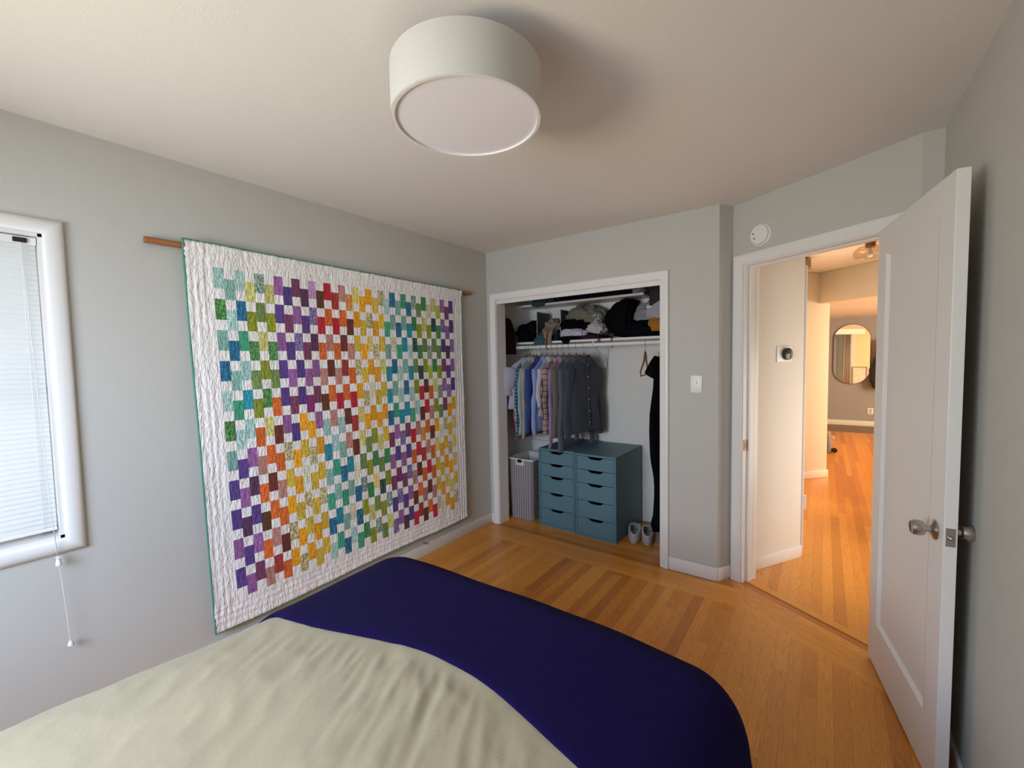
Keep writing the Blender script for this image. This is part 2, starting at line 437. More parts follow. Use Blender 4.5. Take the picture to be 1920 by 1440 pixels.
# return board beside the doorway casing
bboard('baseboard_return', (0, -.1245, 0), (.0125, -.001, bb), MM=Matrix.Translation((0, 0, 0)) @ MD @ Matrix.Translation((0.0, 0, 0)))
bboard('baseboard_right', (W-.015, -.94, 0), (W, PW.y-.002, bb))
bboard('baseboard_hall', (.001, .14, 0), (.014, .712, bb), MM=MD)
bboard('baseboard_hall_corner', (-.02, 0, 0), (.352, .014, bb), MM=MB_(PB))
bboard('baseboard_far', (.9, 11.285, 0), (6.3, 11.30, .105))
bboard('baseboard_hall_left', (2.26, 4.70, 0), (2.272, 6.08, bb))

def frame_trim(name, x0, x1, ztop, wid, th, MM, extra=None):
    """door style casing around opening x0..x1 in frame MM: local x along wall, local y depth (negative is into the room)"""
    """mitred casing: profile (distance outward, height off the wall) swept around three sides"""
    prof = [(0, 0), (0, .55), (.06, .62), (.12, .50), (.18, .55), (.55, .78), (.72, .98), (.86, 1.0), (.96, .88), (1, .6), (1, 0)]
    bm = bmesh.new(); rings = []
    for (cx, cz, sx_, sz_) in ((x0, 0, -1, 0), (x0, ztop, -1, 1), (x1, ztop, 1, 1), (x1, 0, 1, 0)):
        rings.append([bm.verts.new((cx+sx_*a*wid, -h*th, cz+sz_*a*wid)) for a, h in prof])
    for i in range(3):
        A_, B2 = rings[i], rings[i+1]
        for k in range(len(prof)-1): bm.faces.new((A_[k], A_[k+1], B2[k+1], B2[k]))
    bm.faces.new(rings[0]); bm.faces.new(rings[3][::-1])
    bmesh.ops.recalc_face_normals(bm, faces=bm.faces[:])
    bmesh.ops.transform(bm, matrix=MM, verts=bm.verts[:])
    return bm
I4 = Matrix.Identity(4)
MDD = Matrix.Translation((0, D, 0))
# closet casing, jambs and head fascia
bm = frame_trim('x', OX0, OX1, 2.015, .058, .020, MDD)
struct('trim_1', bm, M['trim'], smooth=40)
bm = bmesh.new()
add_box(bm, (OX0, .0, 0), (OX0+.004, .132, OZ), 0, MDD); add_box(bm, (OX1-.004, .0, 0), (OX1, .132, OZ), 0, MDD)
add_box(bm, (OX0, .0, OZ-.018), (OX1, .132, OZ), 0, MDD)
add_box(bm, (OX0+.004, .012, 1.981), (OX1-.004, .030, OZ), .001, MDD)
struct('trim_2', bm, M['trim'])
# doorway casing, jamb and stop
bm = frame_trim('x', DS0-.006, DS1+.006, DZ+.004, .066, .020, MD)
struct('trim_3', bm, M['trim'], smooth=40)
bm = bmesh.new()
add_box(bm, (DS0-.012, .0, 0), (DS0, .135, DZ), 0.001, MD); add_box(bm, (DS1, .0, 0), (DS1+.012, .135, DZ), 0.001, MD)
add_box(bm, (DS0-.012, .0, DZ), (DS1+.012, .135, DZ+.012), 0.001, MD)
add_box(bm, (DS0, .042, 0), (DS0+.012, .078, DZ), .002, MD); add_box(bm, (DS1-.012, .042, 0), (DS1, .078, DZ), .002, MD)
add_box(bm, (DS0, .042, DZ-.012), (DS1, .078, DZ), .002, MD)
struct('trim_4', bm, M['trim'])
sp = tag(finish('strike_plate', box((DS0-.001, .006, .872), (DS0+.0022, .040, .942), .001, MD), M['bronze']),
         'small bronze strike plate on the left jamb of the open doorway', 'strike plate')
fin = finish('latch_hole', box((DS0+.0018, .014, .892), (DS0+.0026, .030, .920), 0, MD), M['black'], sp); 
# corner trim at end of the hall wall (casing of the side door)
bm = bmesh.new(); add_box(bm, (2.255, 3.745, 0), (2.352, 3.80, 2.12), .004); add_box(bm, (2.26, 4.62, 0), (2.285, 4.68, 2.12), .004); add_box(bm, (2.26, 3.8, 2.05), (2.285, 4.62, 2.12), .004)
struct('trim_5', bm, M['trim'], smooth=40)
# far right threshold strip on the floor
bm = bmesh.new(); add_prism(bm, [tuple(dw(.086, .036)), tuple(dw(.852, .036)), tuple(dw(.852, .088)), tuple(dw(.086, .088))], 0, .004)
M['thr'] = mat('threshold_oak', (.66, .275, .034), .32, var=.10, vscale=30)
struct('trim_6', bm, M['thr'])

# ------------------------------------------------------------------ window_1 (left) and its blind
wf = bmesh.new()
def roundtrim(bm, y0, y1, z0, z1, wd=.060):
    """picture-frame casing with a rounded face, mitred, on the X=0 wall"""
    prof = [(0, 0), (0, .010), (.004, .016), (.014, .021), (.028, .024), (.044, .022), (.054, .016), (.060, .008), (.060, 0)]
    # prof: (outward distance from opening, height off wall)
    rings = []
    for (cy, cz, sy, sz) in ((y0, z0, -1, -1), (y1, z0, 1, -1), (y1, z1, 1, 1), (y0, z1, -1, 1)):
        rings.append([bm.verts.new((h, cy+sy*a, cz+sz*a)) for a, h in prof])
    for i in range(4):
        A, B = rings[i], rings[(i+1) % 4]
        for k in range(len(prof)-1): bm.faces.new((A[k], A[k+1], B[k+1], B[k]))
    bmesh.ops.recalc_face_normals(bm, faces=bm.faces[:])
roundtrim(wf, WY0, WY1, WZ0, WZ1)
win = struct('window_1', wf, M['trim'], smooth=50)
bm = bmesh.new()
add_box(bm, (-.14, WY0, WZ0), (0.001, WY0+.012, WZ1)); add_box(bm, (-.14, WY1-.012, WZ0), (0.001, WY1, WZ1))
add_box(bm, (-.14, WY0, WZ0), (0.001, WY1, WZ0+.012)); add_box(bm, (-.14, WY0, WZ1-.012), (0.001, WY1, WZ1))
finish('window_jamb', bm, M['trim'], win)
bm = bmesh.new()
y0, y1, z0, z1 = WY0+.012, WY1-.012, WZ0+.012, WZ1-.012
for lo, hi in (((-.12, y0, z0), (-.085, y0+.045, z1)), ((-.12, y1-.045, z0), (-.085, y1, z1)), ((-.12, y0, z0), (-.085, y1, z0+.05)), ((-.12, y0, z1-.045), (-.085, y1, z1)), ((-.12, y0, 1.38), (-.085, y1, 1.42))):
    add_box(bm, lo, hi, .003)
finish('window_sash', bm, M['trim'], win)
finish('window_glass', box((-.105, y0+.04, z0+.04), (-.101, y1-.04, z1-.04)), M['glass'], win)
# back window
bm = bmesh.new()
for lo, hi in (((BX0-.06, -.95, BZ0-.06), (BX0, -.93, BZ1+.06)), ((BX1, -.95, BZ0-.06), (BX1+.06, -.93, BZ1+.06)), ((BX0, -.95, BZ0-.06), (BX1, -.93, BZ0)), ((BX0, -.95, BZ1), (BX1, -.93, BZ1+.06)),
               ((BX0, -1.09, BZ0), (BX0+.015, -.95, BZ1)), ((BX1-.015, -1.09, BZ0), (BX1, -.95, BZ1))):
    add_box(bm, lo, hi, .003)
struct('window_2', bm, M['trim'])

def blind_mat():
    m = bpy.data.materials.new('blind_slat'); m.use_nodes = True; nt = m.node_tree; nt.nodes.clear(); L = nt.links.new
    o = node(nt, 'ShaderNodeOutputMaterial'); d = node(nt, 'ShaderNodeBsdfDiffuse'); t = node(nt, 'ShaderNodeBsdfTranslucent'); mx = node(nt, 'ShaderNodeMixShader')
    n = node(nt, 'ShaderNodeTexNoise'); n.inputs['Scale'].default_value = 4; cr = node(nt, 'ShaderNodeValToRGB')
    cr.color_ramp.elements[0].color = (.80, .81, .80, 1); cr.color_ramp.elements[1].color = (.88, .89, .88, 1)
    L(n.outputs[0], cr.inputs[0]); L(cr.outputs[0], d.inputs[0]); L(cr.outputs[0], t.inputs[0])
    mx.inputs[0].default_value = .42; L(d.outputs[0], mx.inputs[1]); L(t.outputs[0], mx.inputs[2]); L(mx.outputs[0], o.inputs[0])
    return m
M['slat'] = blind_mat()
bl = thing('window_blind', 'white slatted blind lowered and closed inside the left window frame', 'blind', (-.035, -.14, .832))
yb0, yb1 = WY0+.016, .286
finish('headrail', box((-.060, yb0, 1.962), (-.016, yb1, 1.990), .002), M['whitep'], bl)
bm = bmesh.new(); z = 1.958; pitch = .0192; n = 0
while z > .862:
    c = Vector((-.036, 0, z)); tlt = R(66); hw = .0125
    ps = []
    for k in range(5):
        a = -1+2*k/4; x = c.x+math.cos(tlt)*a*hw + .0018*(1-a*a)*math.sin(tlt); zz = c.z-math.sin(tlt)*a*hw+.0018*(1-a*a)*math.cos(tlt)
        ps.append((x, zz))
    va = [bm.verts.new((x, yb0+.002, zz)) for x, zz in ps]; vb = [bm.verts.new((x, yb1-.002, zz)) for x, zz in ps]
    for k in range(4): bm.faces.new((va[k], va[k+1], vb[k+1], vb[k]))
    z -= pitch
finish('slats', bm, M['slat'], bl, smooth=True)
finish('bottom_rail', box((-.050, yb0+.002, .836), (-.022, yb1-.002, .850), .003), M['whitep'], bl)
bm = bmesh.new()
for yy in (.245, -.14, -.52):
    add_tube(bm, [(-.0225, yy, 1.965), (-.0225, yy, .845)], .0009, 6)
finish('ladder_cord', bm, M['whitep'], bl)
cl = finish('latch', box((-.016, .225, 1.966), (-.010, .262, 1.984), .002), M['black'], bl)
bm = tube([(-.012, .246, 1.972), (.004, .248, 1.75), (.024, .256, 1.3), (.030, .262, .98), (.034, .272, .740)], .0012, 6)
finish('lift_cord', bm, M['whitep'], bl, smooth=True)
bm = lathe([(0, .030), (.006, .028), (.008, .014), (.010, .002), (.0085, 0), (0, 0)], 12, Matrix.Translation((.034, .273, .708)))
add_box(bm, (.026, .266, .736), (.042, .280, .744), .001)
finish('cord_connector', bm, M['whitep'], bl, smooth=40)
bm = tube([(.034, .273, .710), (.034, .279, .62), (.033, .284, .50), (.033, .288, .392)], .0011, 6)
finish('tassel_cord', bm, M['whitep'], bl)
finish('tassel', lathe([(0, .020), (.005, .019), (.0085, .010), (.0095, .001), (0, 0)], 12, Matrix.Translation((.033, .289, .372))), M['whitep'], bl, smooth=40)

# ------------------------------------------------------------------ bedroom door
A = Vector((2.658, 2.658)); B_ = Vector((2.783, 1.910)); dv = (B_-A).normalized(); dm = Vector((-dv.y, dv.x))
MDoor = Matrix(((dv.x, dm.x, 0, A.x), (dv.y, dm.y, 0, A.y), (0, 0, 1, 0), (0, 0, 0, 1)))   # local x along leaf, y thickness away from viewer
DWd = .758; t = .034
door = bpy.data.objects.new('door_1', None); COL.objects.link(door); door.location = (A.x, A.y, 0); door['kind'] = 'structure'
door['label'] = 'white one-panel door standing open against the right wall'
bm = bmesh.new(); s = .110; zt, zb = 1.925, .222
# stiles and rails with sloped panel edge
def door_face(bm, yf, sg):
    # frame front as 4 boxes merged: build manifold via boxes
    pass
add_box(bm, (0, 0, .010), (s, t, 2.046), .0015, MDoor); add_box(bm, (DWd-s, 0, .010), (DWd, t, 2.046), .0015, MDoor)
add_box(bm, (s, 0, zt), (DWd-s, t, 2.046), 0, MDoor); add_box(bm, (s, 0, .010), (DWd-s, t, zb), 0, MDoor)
finish('door_frame', bm, M['trim'], door)
bm = bmesh.new(); rc = .013; ch = .012
for y_out, y_in in ((0, rc), (t, t-rc)):
    o4 = [bm.verts.new((x, y_out, z)) for x, z in ((s, zb), (DWd-s, zb), (DWd-s, zt), (s, zt))]
    i4 = [bm.verts.new((x, y_in, z)) for x, z in ((s+ch, zb+ch), (DWd-s-ch, zb+ch), (DWd-s-ch, zt-ch), (s+ch, zt-ch))]
    for k in range(4): bm.faces.new((o4[k], o4[(k+1) % 4], i4[(k+1) % 4], i4[k]))
    bm.faces.new(i4)
bmesh.ops.recalc_face_normals(bm, faces=bm.faces[:]); bmesh.ops.transform(bm, matrix=MDoor, verts=bm.verts[:])
finish('door_panel', bm, M['trim'], door)
def knob_bm(MM, L1=.062):
    # axis along local -z of MM: rosette at 0, knob tip at L1
    prof = [(0, 0), (.033, 0), (.034, .003), (.030, .007), (.016, .010), (.0115, .014), (.0105, .024), (.0115, .027), (.0200, .0285), (.0222, .0300), (.0252, .038), (.0262, .046), (.0250, .055), (.0232, L1-.0012), (.0215, L1), (.0155, L1-.003), (0, L1-.003)]
    return lathe(prof, 32, MM)
kz = .888; kx = DWd-.062
rx = Matrix.Rotation(R(90), 4, 'X')
kf = finish('door_handle', knob_bm(MDoor @ Matrix.Translation((kx, 0, kz)) @ rx), M['nickel'], door, smooth=35)
kf['label'] = 'brushed metal round knob with a keyhole'
kb = finish('door_handle', knob_bm(MDoor @ Matrix.Translation((kx, t, kz)) @ Matrix.Rotation(R(-90), 4, 'X'), .054), M['nickel'], door, smooth=35)
lp = finish('latch_plate', box((DWd-.0005, .005, kz-.032), (DWd+.0012, .029, kz+.028), .0005, MDoor), M['nickel'], door)
finish('latch_bolt', lathe([(0, .010), (.006, .008), (.0085, 0), (0, 0)], 16, MDoor @ Matrix.Translation((DWd+.001, .017, kz-.004)) @ Matrix.Rotation(R(90), 4, 'Y')), M['nickel'], lp, smooth=True)
for hz in (.25, 1.78):
    hg = tube([(A.x+.032, A.y+.012, hz), (A.x+.032, A.y+.012, hz+.09)], .006, 10)
    finish('hinge', hg, M['nickel'], door, smooth=40)
# second door in the hall
d2 = struct('door_2', box((2.215, 3.80, .01), (2.250, 4.62, 2.05), .002), M['trim'])
finish('door_handle', knob_bm(Matrix.Translation((2.250, 4.10, .955)) @ Matrix.Rotation(R(90), 4, 'Y'), .075), M['nickel'], d2, smooth=35)['label'] = 'round metal knob'
finish('hinge', box((2.345, 3.77, .345), (2.368, 3.80, .445), .001), M['trim'], d2)

# ------------------------------------------------------------------ quilt
PALETTE = {
 'm': '#a9cfc4', 'M': '#86b5a4', 't': '#1f6f8f', 'T': '#1f90a0', 'g': '#35844a', 'G': '#508a48', 'e': '#3fa27c', 'o': '#6f8a48', 'O': '#8c951c',
 'y': '#cdc877', 'L': '#b2c04a', 'd': '#2c4a44', 'p': '#98609a', 'P': '#563a82', 'u': '#7a3a5c', 'U': '#54304e', 'v': '#84709c', 'k': '#86286c', 'l': '#b98fb8',
 'r': '#bd1630', 'R': '#a5342c', 'b': '#6a2a1c', 'a': '#dd6a24', 'A': '#5c3414', 's': '#bb8276', 'Y': '#eda512', 'q': '#dcb93c', 'Q': '#e0cc74', 'w': '#c9bd84',
 'z': '#e09648', 'c': '#d9d8b8', 'x': '#8aa28c', 'W': '#efebe6', 'B': '#46a086'}
COLS = [
 'mGMtmGMPPpP', 'MmtMemPpUPp', 'mtemTmpUPpu', 'yOGoOasaAas', 'xoyOGyabasR', 'yOGoabasaba', 'pPpPPpwqYwY', 'PuPpuPYYqYw', 'upvPPYqcwqY',
 'UPupkYwqqYq', 'lvUpupYqwqq', 'AraSAmTMetm', 'rasbasmeMTe'.replace('S', 's'), 'RrasrmMteMt', 'sabRabsTMcm', 'zbsarRbctte', 'QYqwYQyoxOg', 'YqYqwYoOgyO',
 'YwQYcYOgQox', 'qYwYqYyodOo', 'wqqyqYqgOxy', 'meMTTtupuPv', 'tMctMepPkvp', 'MtemmTvpuPU', 'eMTMtTuPvpP', 'tTmTmeraSbr', 'xgdoOmsrbaR',
 'oOgdrbzRasb', 'gyoObrasrba', 'cOxLasbaasr', 'ydogyOYQqqc', 'LgoOxocYqYc', 'pvPupuwqYQY', 'upUPvYqwYQY', 'PPvpPYQQQqw']
def quilt():
    W0 = lin(PALETTE['W'])
    nb = 16; sub = 5; nc = 35; nr = 33; nrr = nr+1
    bm = bmesh.new(); cl_ = bm.loops.layers.color.new('patch') if False else None
    xs = []   # (kind, idx, frac)
    def ycoord(i, v):
        l0 = .744+(.785-.744)*v; l1 = .857+(.893-.857)*v; r1 = 2.540; r0 = 2.646-.004*v
        if i <= nb: return l0+(l1-l0)*i/nb
        if i <= nb+nc*sub: return l1+(r1-l1)*(i-nb)/(nc*sub)
        return r1+(r0-r1)*(i-nb-nc*sub)/nb
    def zcoord(j, u):
        t0 = 2.077-.015*u; t1 = 1.966; b1 = .284-.004*u; b0 = .150+.020*u - .006*math.sin(u*9)
        if j <= nb: return t0+(t1-t0)*j/nb
        if j <= nb+nr*sub: return t1+(b1-t1)*(j-nb)/(nr*sub)
        return b1+(b0-b1)*(j-nb-nr*sub)/nb
    NI = nb*2+nc*sub; NJ = nb*2+nr*sub
    vs = []
    for i in range(NI+1):
        col = []
        for j in range(NJ+1):
            u = i/NI; v = j/NJ
            y = ycoord(i, v); z = zcoord(j, u)
            y += .0022*noise.noise((y*3, z*3, 5)); z += .0022*noise.noise((y*3, z*3, 9))
            x = .034+.012*math.exp(-((z-2.045)/.035)**2)+.010*v*v
            x += .006*noise.noise((y*3.0, z*1.4, 1))+.0035*noise.noise((y*9, z*2.2, 3))+.0016*noise.noise((y*45, z*22, 2))
            def groove(k): return math.exp(-(min(abs(k-4), abs(k-8), abs(k-12))/.8)**2)
            if i < nb or i > NI-nb: k_ = i if i < nb else NI-i; x -= .0040*groove(k_); x += .0018*noise.noise((y*60, z*3, 8))
            if j < nb or j > NJ-nb: k_ = j if j < nb else NJ-j; x -= .0036*groove(k_); x += .0030*noise.noise((y*75, z*9, 4))
            col.append(bm.verts.new((max(x, .012), y, z)))
        vs.append(col)
    cols = {}
    pr_ = {}
    for i in range(NI):
        for j in range(NJ):
            f = bm.faces.new((vs[i][j], vs[i][j+1], vs[i+1][j+1], vs[i+1][j]))
            f.smooth = True
            c = 'W'
            if nb <= i < nb+nc*sub and nb <= j < nb+nr*sub:
                ci = (i-nb)//sub; ri = (j-nb)//sub-(ci % 2)
                if ri >= 0 and ri % 3 != 2:
                    k = ri//3
                    if k < 11: c = COLS[ci][k].replace('S', 's')
            cols[f.index if False else (i*NJ+j)] = (c, (i-nb)//sub, (j-nb)//sub)
    me = bpy.data.meshes.new('quilt'); bm.to_mesh(me); bm.free()
    ca = me.color_attributes.new('patch', 'FLOAT_COLOR', 'CORNER')
    data = []
    rnd = random.Random(3); jit = {}
    for pi in range(NI*NJ):
        c, ci, ri = cols[pi]
        base = lin(PALETTE[c]); 
        if c == 'W': a = 0.0; jv = 1
        else:
            key = (ci, (ri-(ci % 2))//3)
            if key not in jit: jit[key] = .86+.26*rnd.random()
            jv = jit[key]; a = 1.0 if c in 'vwtxGd' else .35
        for k in range(4): data += [base[0]*jv, base[1]*jv, base[2]*jv, a]
    ca.data.foreach_set('color', data)
    o = bpy.data.objects.new('patchwork_quilt', me); COL.objects.link(o)
    m = bpy.data.materials.new('quilt_cotton'); m.use_nodes = True; nt = m.node_tree; b = nt.nodes['Principled BSDF']; L = nt.links.new
    at = node(nt, 'ShaderNodeAttribute', attribute_name='patch'); tc = node(nt, 'ShaderNodeTexCoord')
    mp = node(nt, 'ShaderNodeMapping'); mp.inputs['Scale'].default_value = (1, 1, .33); L(tc.outputs['Object'], mp.inputs[0])
    # puckers between quilting lines
    n1 = node(nt, 'ShaderNodeTexNoise'); n1.inputs['Scale'].default_value = 78; n1.inputs['Detail'].default_value = 3; n1.inputs['Distortion'].default_value = .6; L(mp.outputs[0], n1.inputs[0])
    bp = node(nt, 'ShaderNodeBump'); bp.inputs['Strength'].default_value = 1; bp.inputs['Distance'].default_value = .011; L(n1.outputs[0], bp.inputs['Height'])
    # lines of stitching along the borders
    L(bp.outputs[0], b.inputs['Normal'])
    # printed fabrics
    n2 = node(nt, 'ShaderNodeTexNoise'); n2.inputs['Scale'].default_value = 85; n2.inputs['Detail'].default_value = 1; L(tc.outputs['Object'], n2.inputs[0])
    cr = node(nt, 'ShaderNodeValToRGB'); cr.color_ramp.elements[0].position = .45; cr.color_ramp.elements[0].color = (.62, .66, .80, 1)
    cr.color_ramp.elements[1].position = .60; cr.color_ramp.elements[1].color = (1.5, 1.45, 1.4, 1); L(n2.outputs[0], cr.inputs[0])
    mx = node(nt, 'ShaderNodeMixRGB', blend_type='MULTIPLY'); L(at.outputs['Alpha'], mx.inputs[0]); L(at.outputs['Color'], mx.inputs[1]); L(cr.outputs[0], mx.inputs[2])
    L(mx.outputs[0], b.inputs['Base Color']); b.inputs['Roughness'].default_value = .75; b.inputs['Sheen Weight'].default_value = .15
    me.materials.append(m)
    sd = o.modifiers.new('thick', 'SOLIDIFY'); sd.thickness = .006; sd.offset = -1
    tag(o, 'white patchwork quilt with rainbow patches hanging on the left wall', 'quilt')
    # binding
    def edgepts():
        P = []
        for i in range(0, NI+1, 3): P.append((i, 0))
        for j in range(3, NJ+1, 3): P.append((NI, j))
        for i in range(NI-3, -1, -3): P.append((i, NJ))
        for j in range(NJ-3, 0, -3): P.append((0, j))
        return P
    bmb = bmesh.new(); pts = []
    for i, j in edgepts():
        co = me.vertices[i*(NJ+1)+j].co; pts.append(Vector((co.x-.003, co.y, co.z)))
    pts.append(pts[0])
    add_tube(bmb, pts, .0048, 8, False)
    M['bind'] = mat('binding_cotton', '#4b8c74', .8, bump=.6, bscale=200, var=.15, vscale=90)
    finish('binding', bmb, M['bind'], o, smooth=True)['label'] = 'sea green edge binding'
    return o
quilt()
rod = thing('hanging_rod', 'brown wooden rod from which the patchwork quilt hangs', 'rod', (.022, 1.69, 2.050))
finish('pole', tube([(.019, .608, 2.048), (.019, 2.779, 2.056)], .0145, 16), M['wood'], rod, smooth=40)
for yy in (.68, 2.72):
    finish('wall_bracket', box((0, yy-.012, 2.036), (.012, yy+.012, 2.048), .002), M['wood'], rod)

# ------------------------------------------------------------------ ceiling lamp
LC = Vector((1.556, 1.036)); zb_, zt_ = 2.221, 2.362; rr = .229
lamp = thing('ceiling_lamp', 'large white fabric drum lamp under the ceiling', 'ceiling lamp', (LC.x, LC.y, H))
LM = Matrix.Translation((LC.x, LC.y, 0))
bm = lathe([(rr, zb_), (rr, zt_), (rr-.003, zt_), (rr-.003, zb_), (rr, zb_)], 96, LM); finish('lamp_shade', bm, M['shade'], lamp, smooth=40)
M['diff'] = mat('lamp_diffuser', (.80, .77, .80), .5, var=.005)
finish('diffuser', lathe([(0, zb_+.005), (rr-.012, zb_+.005), (rr-.012, zb_+.008), (0, zb_+.008)], 96, LM), M['diff'], lamp, smooth=30)
bm = lathe([(rr-.012, zb_-.001), (rr-.002, zb_-.001), (rr-.002, zb_+.012), (rr-.012, zb_+.012), (rr-.012, zb_-.001)], 96, LM)
finish('shade_ring', bm, M['trim'], lamp, smooth=30)
bm = lathe([(0, H-.025), (.07, H-.025), (.075, H), (0, H)], 40, LM); add_lathe(bm, [(.011, zb_+.01), (.011, H-.02)], 12, LM); finish('ceiling_plate', bm, M['whitep'], lamp, smooth=30)
bm = bmesh.new()
for k in range(3):
    a = 2*PI*k/3; add_tube(bm, [(LC.x, LC.y, zt_-.006), (LC.x+math.cos(a)*(rr-.002), LC.y+math.sin(a)*(rr-.002), zt_-.006)], .003, 8)
finish('spider_ring', bm, M['nickel'], lamp)

# ------------------------------------------------------------------ wall devices
# light switch
sw = thing('light_switch', 'white toggle switch plate beside the closet opening', 'light switch', (1.776, D, 1.243))
finish('switch_plate', box((1.740, D-.007, 1.243), (1.814, D, 1.359), .003), M['whitep'], sw, smooth=40)
finish('toggle', box((1.771, D-.020, 1.300), (1.783, D-.005, 1.322), .003, Matrix.Identity(4)), M['whitep'], sw)
for zz in (1.272, 1.330): finish('screw', lathe([(0, .0), (.003, 0), (.0025, .0015), (0, .002)], 10, Matrix.Translation((1.777, D-.007, zz)) @ Matrix.Rotation(R(90), 4, 'X')), M['nickel'], sw)
# smoke detector on the door wall
MS = MD @ Matrix.Translation((.197, 0, 2.207)) @ Matrix.Rotation(R(90), 4, 'X')
sd = thing('smoke_detector', 'round white smoke detector above the doorway', 'smoke detector', (dw(.197, 0).x, dw(.197, 0).y, 2.207))
finish('housing', lathe([(0, .030), (.052, .030), (.056, .027), (.058, .012), (.064, .010), (.066, 0), (0, 0)], 48, MS), M['whitep'], sd, smooth=35)
bm = bmesh.new()
for x_, z_ in ((-.034, .012), (-.026, -.018)): add_lathe(bm, [(0, .0312), (.005, .0308), (.005, .029), (0, .029)], 16, MS @ Matrix.Translation((x_, z_, 0)))
M['grey'] = mat('dark_grey', (.08, .06, .05), .5); finish('sensor_hole', bm, M['grey'], sd)
# thermostat on hall wall (plane s=0, faces +s)
MTh = MD @ Matrix(((0, 0, 1, 0), (1, 0, 0, .50), (0, 1, 0, 1.490), (0, 0, 0, 1)))   # local x -> n, y -> z, z -> s
th_ = thing('thermostat', 'round black thermostat on a white plate on the hall wall', 'thermostat', (dw(0, .5).x, dw(0, .5).y, 1.435))
bm = box((-.077, -.055, 0), (.077, .055, .006), .004, MTh); finish('wall_plate', bm, M['whitep'], th_, smooth=40)
finish('dial', lathe([(0, .032), (.036, .032), (.041, .029), (.042, .010), (.038, .006), (0, .006)], 40, MTh @ Matrix.Translation((.012, 0, 0))), M['black'], th_, smooth=35)
M['screen'] = mat('thermostat_screen', (.05, .055, .06), .15); finish('display', lathe([(0, .0335), (.026, .0333), (.028, .0322), (.028, .031), (0, .031)], 32, MTh @ Matrix.Translation((.012, 0, 0))), M['screen'], th_, smooth=30)
# doorstop
ds = finish('door_stop', lathe([(0, .034), (.006, .034), (.007, .026), (.0035, .024), (.0035, .004), (.008, .002), (.008, 0), (0, 0)], 14, Matrix.Translation((.0, 2.185, .100)) @ Matrix.Rotation(R(90), 4, 'Y')), M['nickel'], smooth=35)
tag(ds, 'tiny metal wall bumper just above the left baseboard', 'door stop')

# ------------------------------------------------------------------ bed
bed = thing('bed', 'queen bed frame and mattress hidden under cream and navy covers', 'bed', (1.635, .26, 0))
finish('mattress', box((.95, -.80, .25), (2.24, 1.19, .50), .06, seg=4), mat('mattress_ticking', (.7, .7, .68), .8), bed, smooth=40)
finish('bed_frame', box((.96, -.82, .15), (2.23, 1.17, .25), .01), M['wood'], bed)
for x_ in (1.02, 2.17):
    for y_ in (-.74, 1.10): finish('leg', box((x_-.03, y_-.03, 0), (x_+.03, y_+.03, .15), .004), M['wood'], bed)
finish('headboard', box((.90, -.86, 0), (2.38, -.82, .72), .01), M['wood'], bed)

def smooth01(a): a = max(0, min(1, a)); return a*a*(3-2*a)
def drape(s, t, X0, X1, Y1, Rr, top, flare=.06):
    """cloth coordinate -> bed surface: flat inside, rounded over the edges, then hanging"""
    dx = s-X0 if s < X0 else (s-X1 if s > X1 else 0)
    dy = t-Y1 if t > Y1 else 0
    cx = min(max(s, X0), X1); cy = min(t, Y1)
    d = math.hypot(dx, dy)
    if d < 1e-9: return Vector((cx, cy, top)), 0
    ux, uy = dx/d, dy/d; q = Rr*PI/2
    if d < q: a = d/Rr; h = Rr*math.sin(a); v = Rr*(1-math.cos(a))
    else: h = Rr+(d-q)*flare; v = Rr+(d-q)
    return Vector((cx+ux*h, cy+uy*h, top-v)), d
def comforter(name, s0, s1, t0f, t1, X0, X1, Y1, Rr, top, ns, ntt, wr, m, off=0.0, fl=.07):
    bm = bmesh.new(); g = []
    for i in range(ns+1):
        row = []; s = s0+(s1-s0)*i/ns
        ta = t0f(s)
        for j in range(ntt+1):
            t = ta+(t1-ta)*j/ntt
            p, d = drape(s, t, X0, X1, Y1, Rr, top, fl)
            eps = .004
            pa, _ = drape(s+eps, t, X0, X1, Y1, Rr, top, fl); pb, _ = drape(s, t+eps, X0, X1, Y1, Rr, top, fl)
            nrm = (pa-p).cross(pb-p).normalized()
            h = wr(s, t, d)+off
            p = p+nrm*h
            if name == 'c': p.x -= .040*smooth01((.65-t)/.6)*(1-smooth01((s-.85)/.6))
            p.z = max(p.z, .03)
            row.append(bm.verts.new(p))
        g.append(row)
    for i in range(ns):
        for j in range(ntt):
            f = bm.faces.new((g[i][j], g[i+1][j], g[i+1][j+1], g[i][j+1])); f.smooth = True
    return bm
BX = dict(X0=.990, X1=2.175, Y1=1.130, Rr=.150, top=.622)
def bound(s):    # navy blanket's edge as a Y value for each X
    if s < .94: return .665+(s-.94)*.35
    return .665+.145*smooth01((s-.94)/.7)+.0-.085*smooth01((s-1.70)/.55)
def base_shape(s, t):
    n3 = noise.noise((s*1.6+3, t*1.6, 0))*.016
    bulge = .030*math.sin(max(0, min(1, (s-.95)/1.4))*PI)
    return n3+bulge
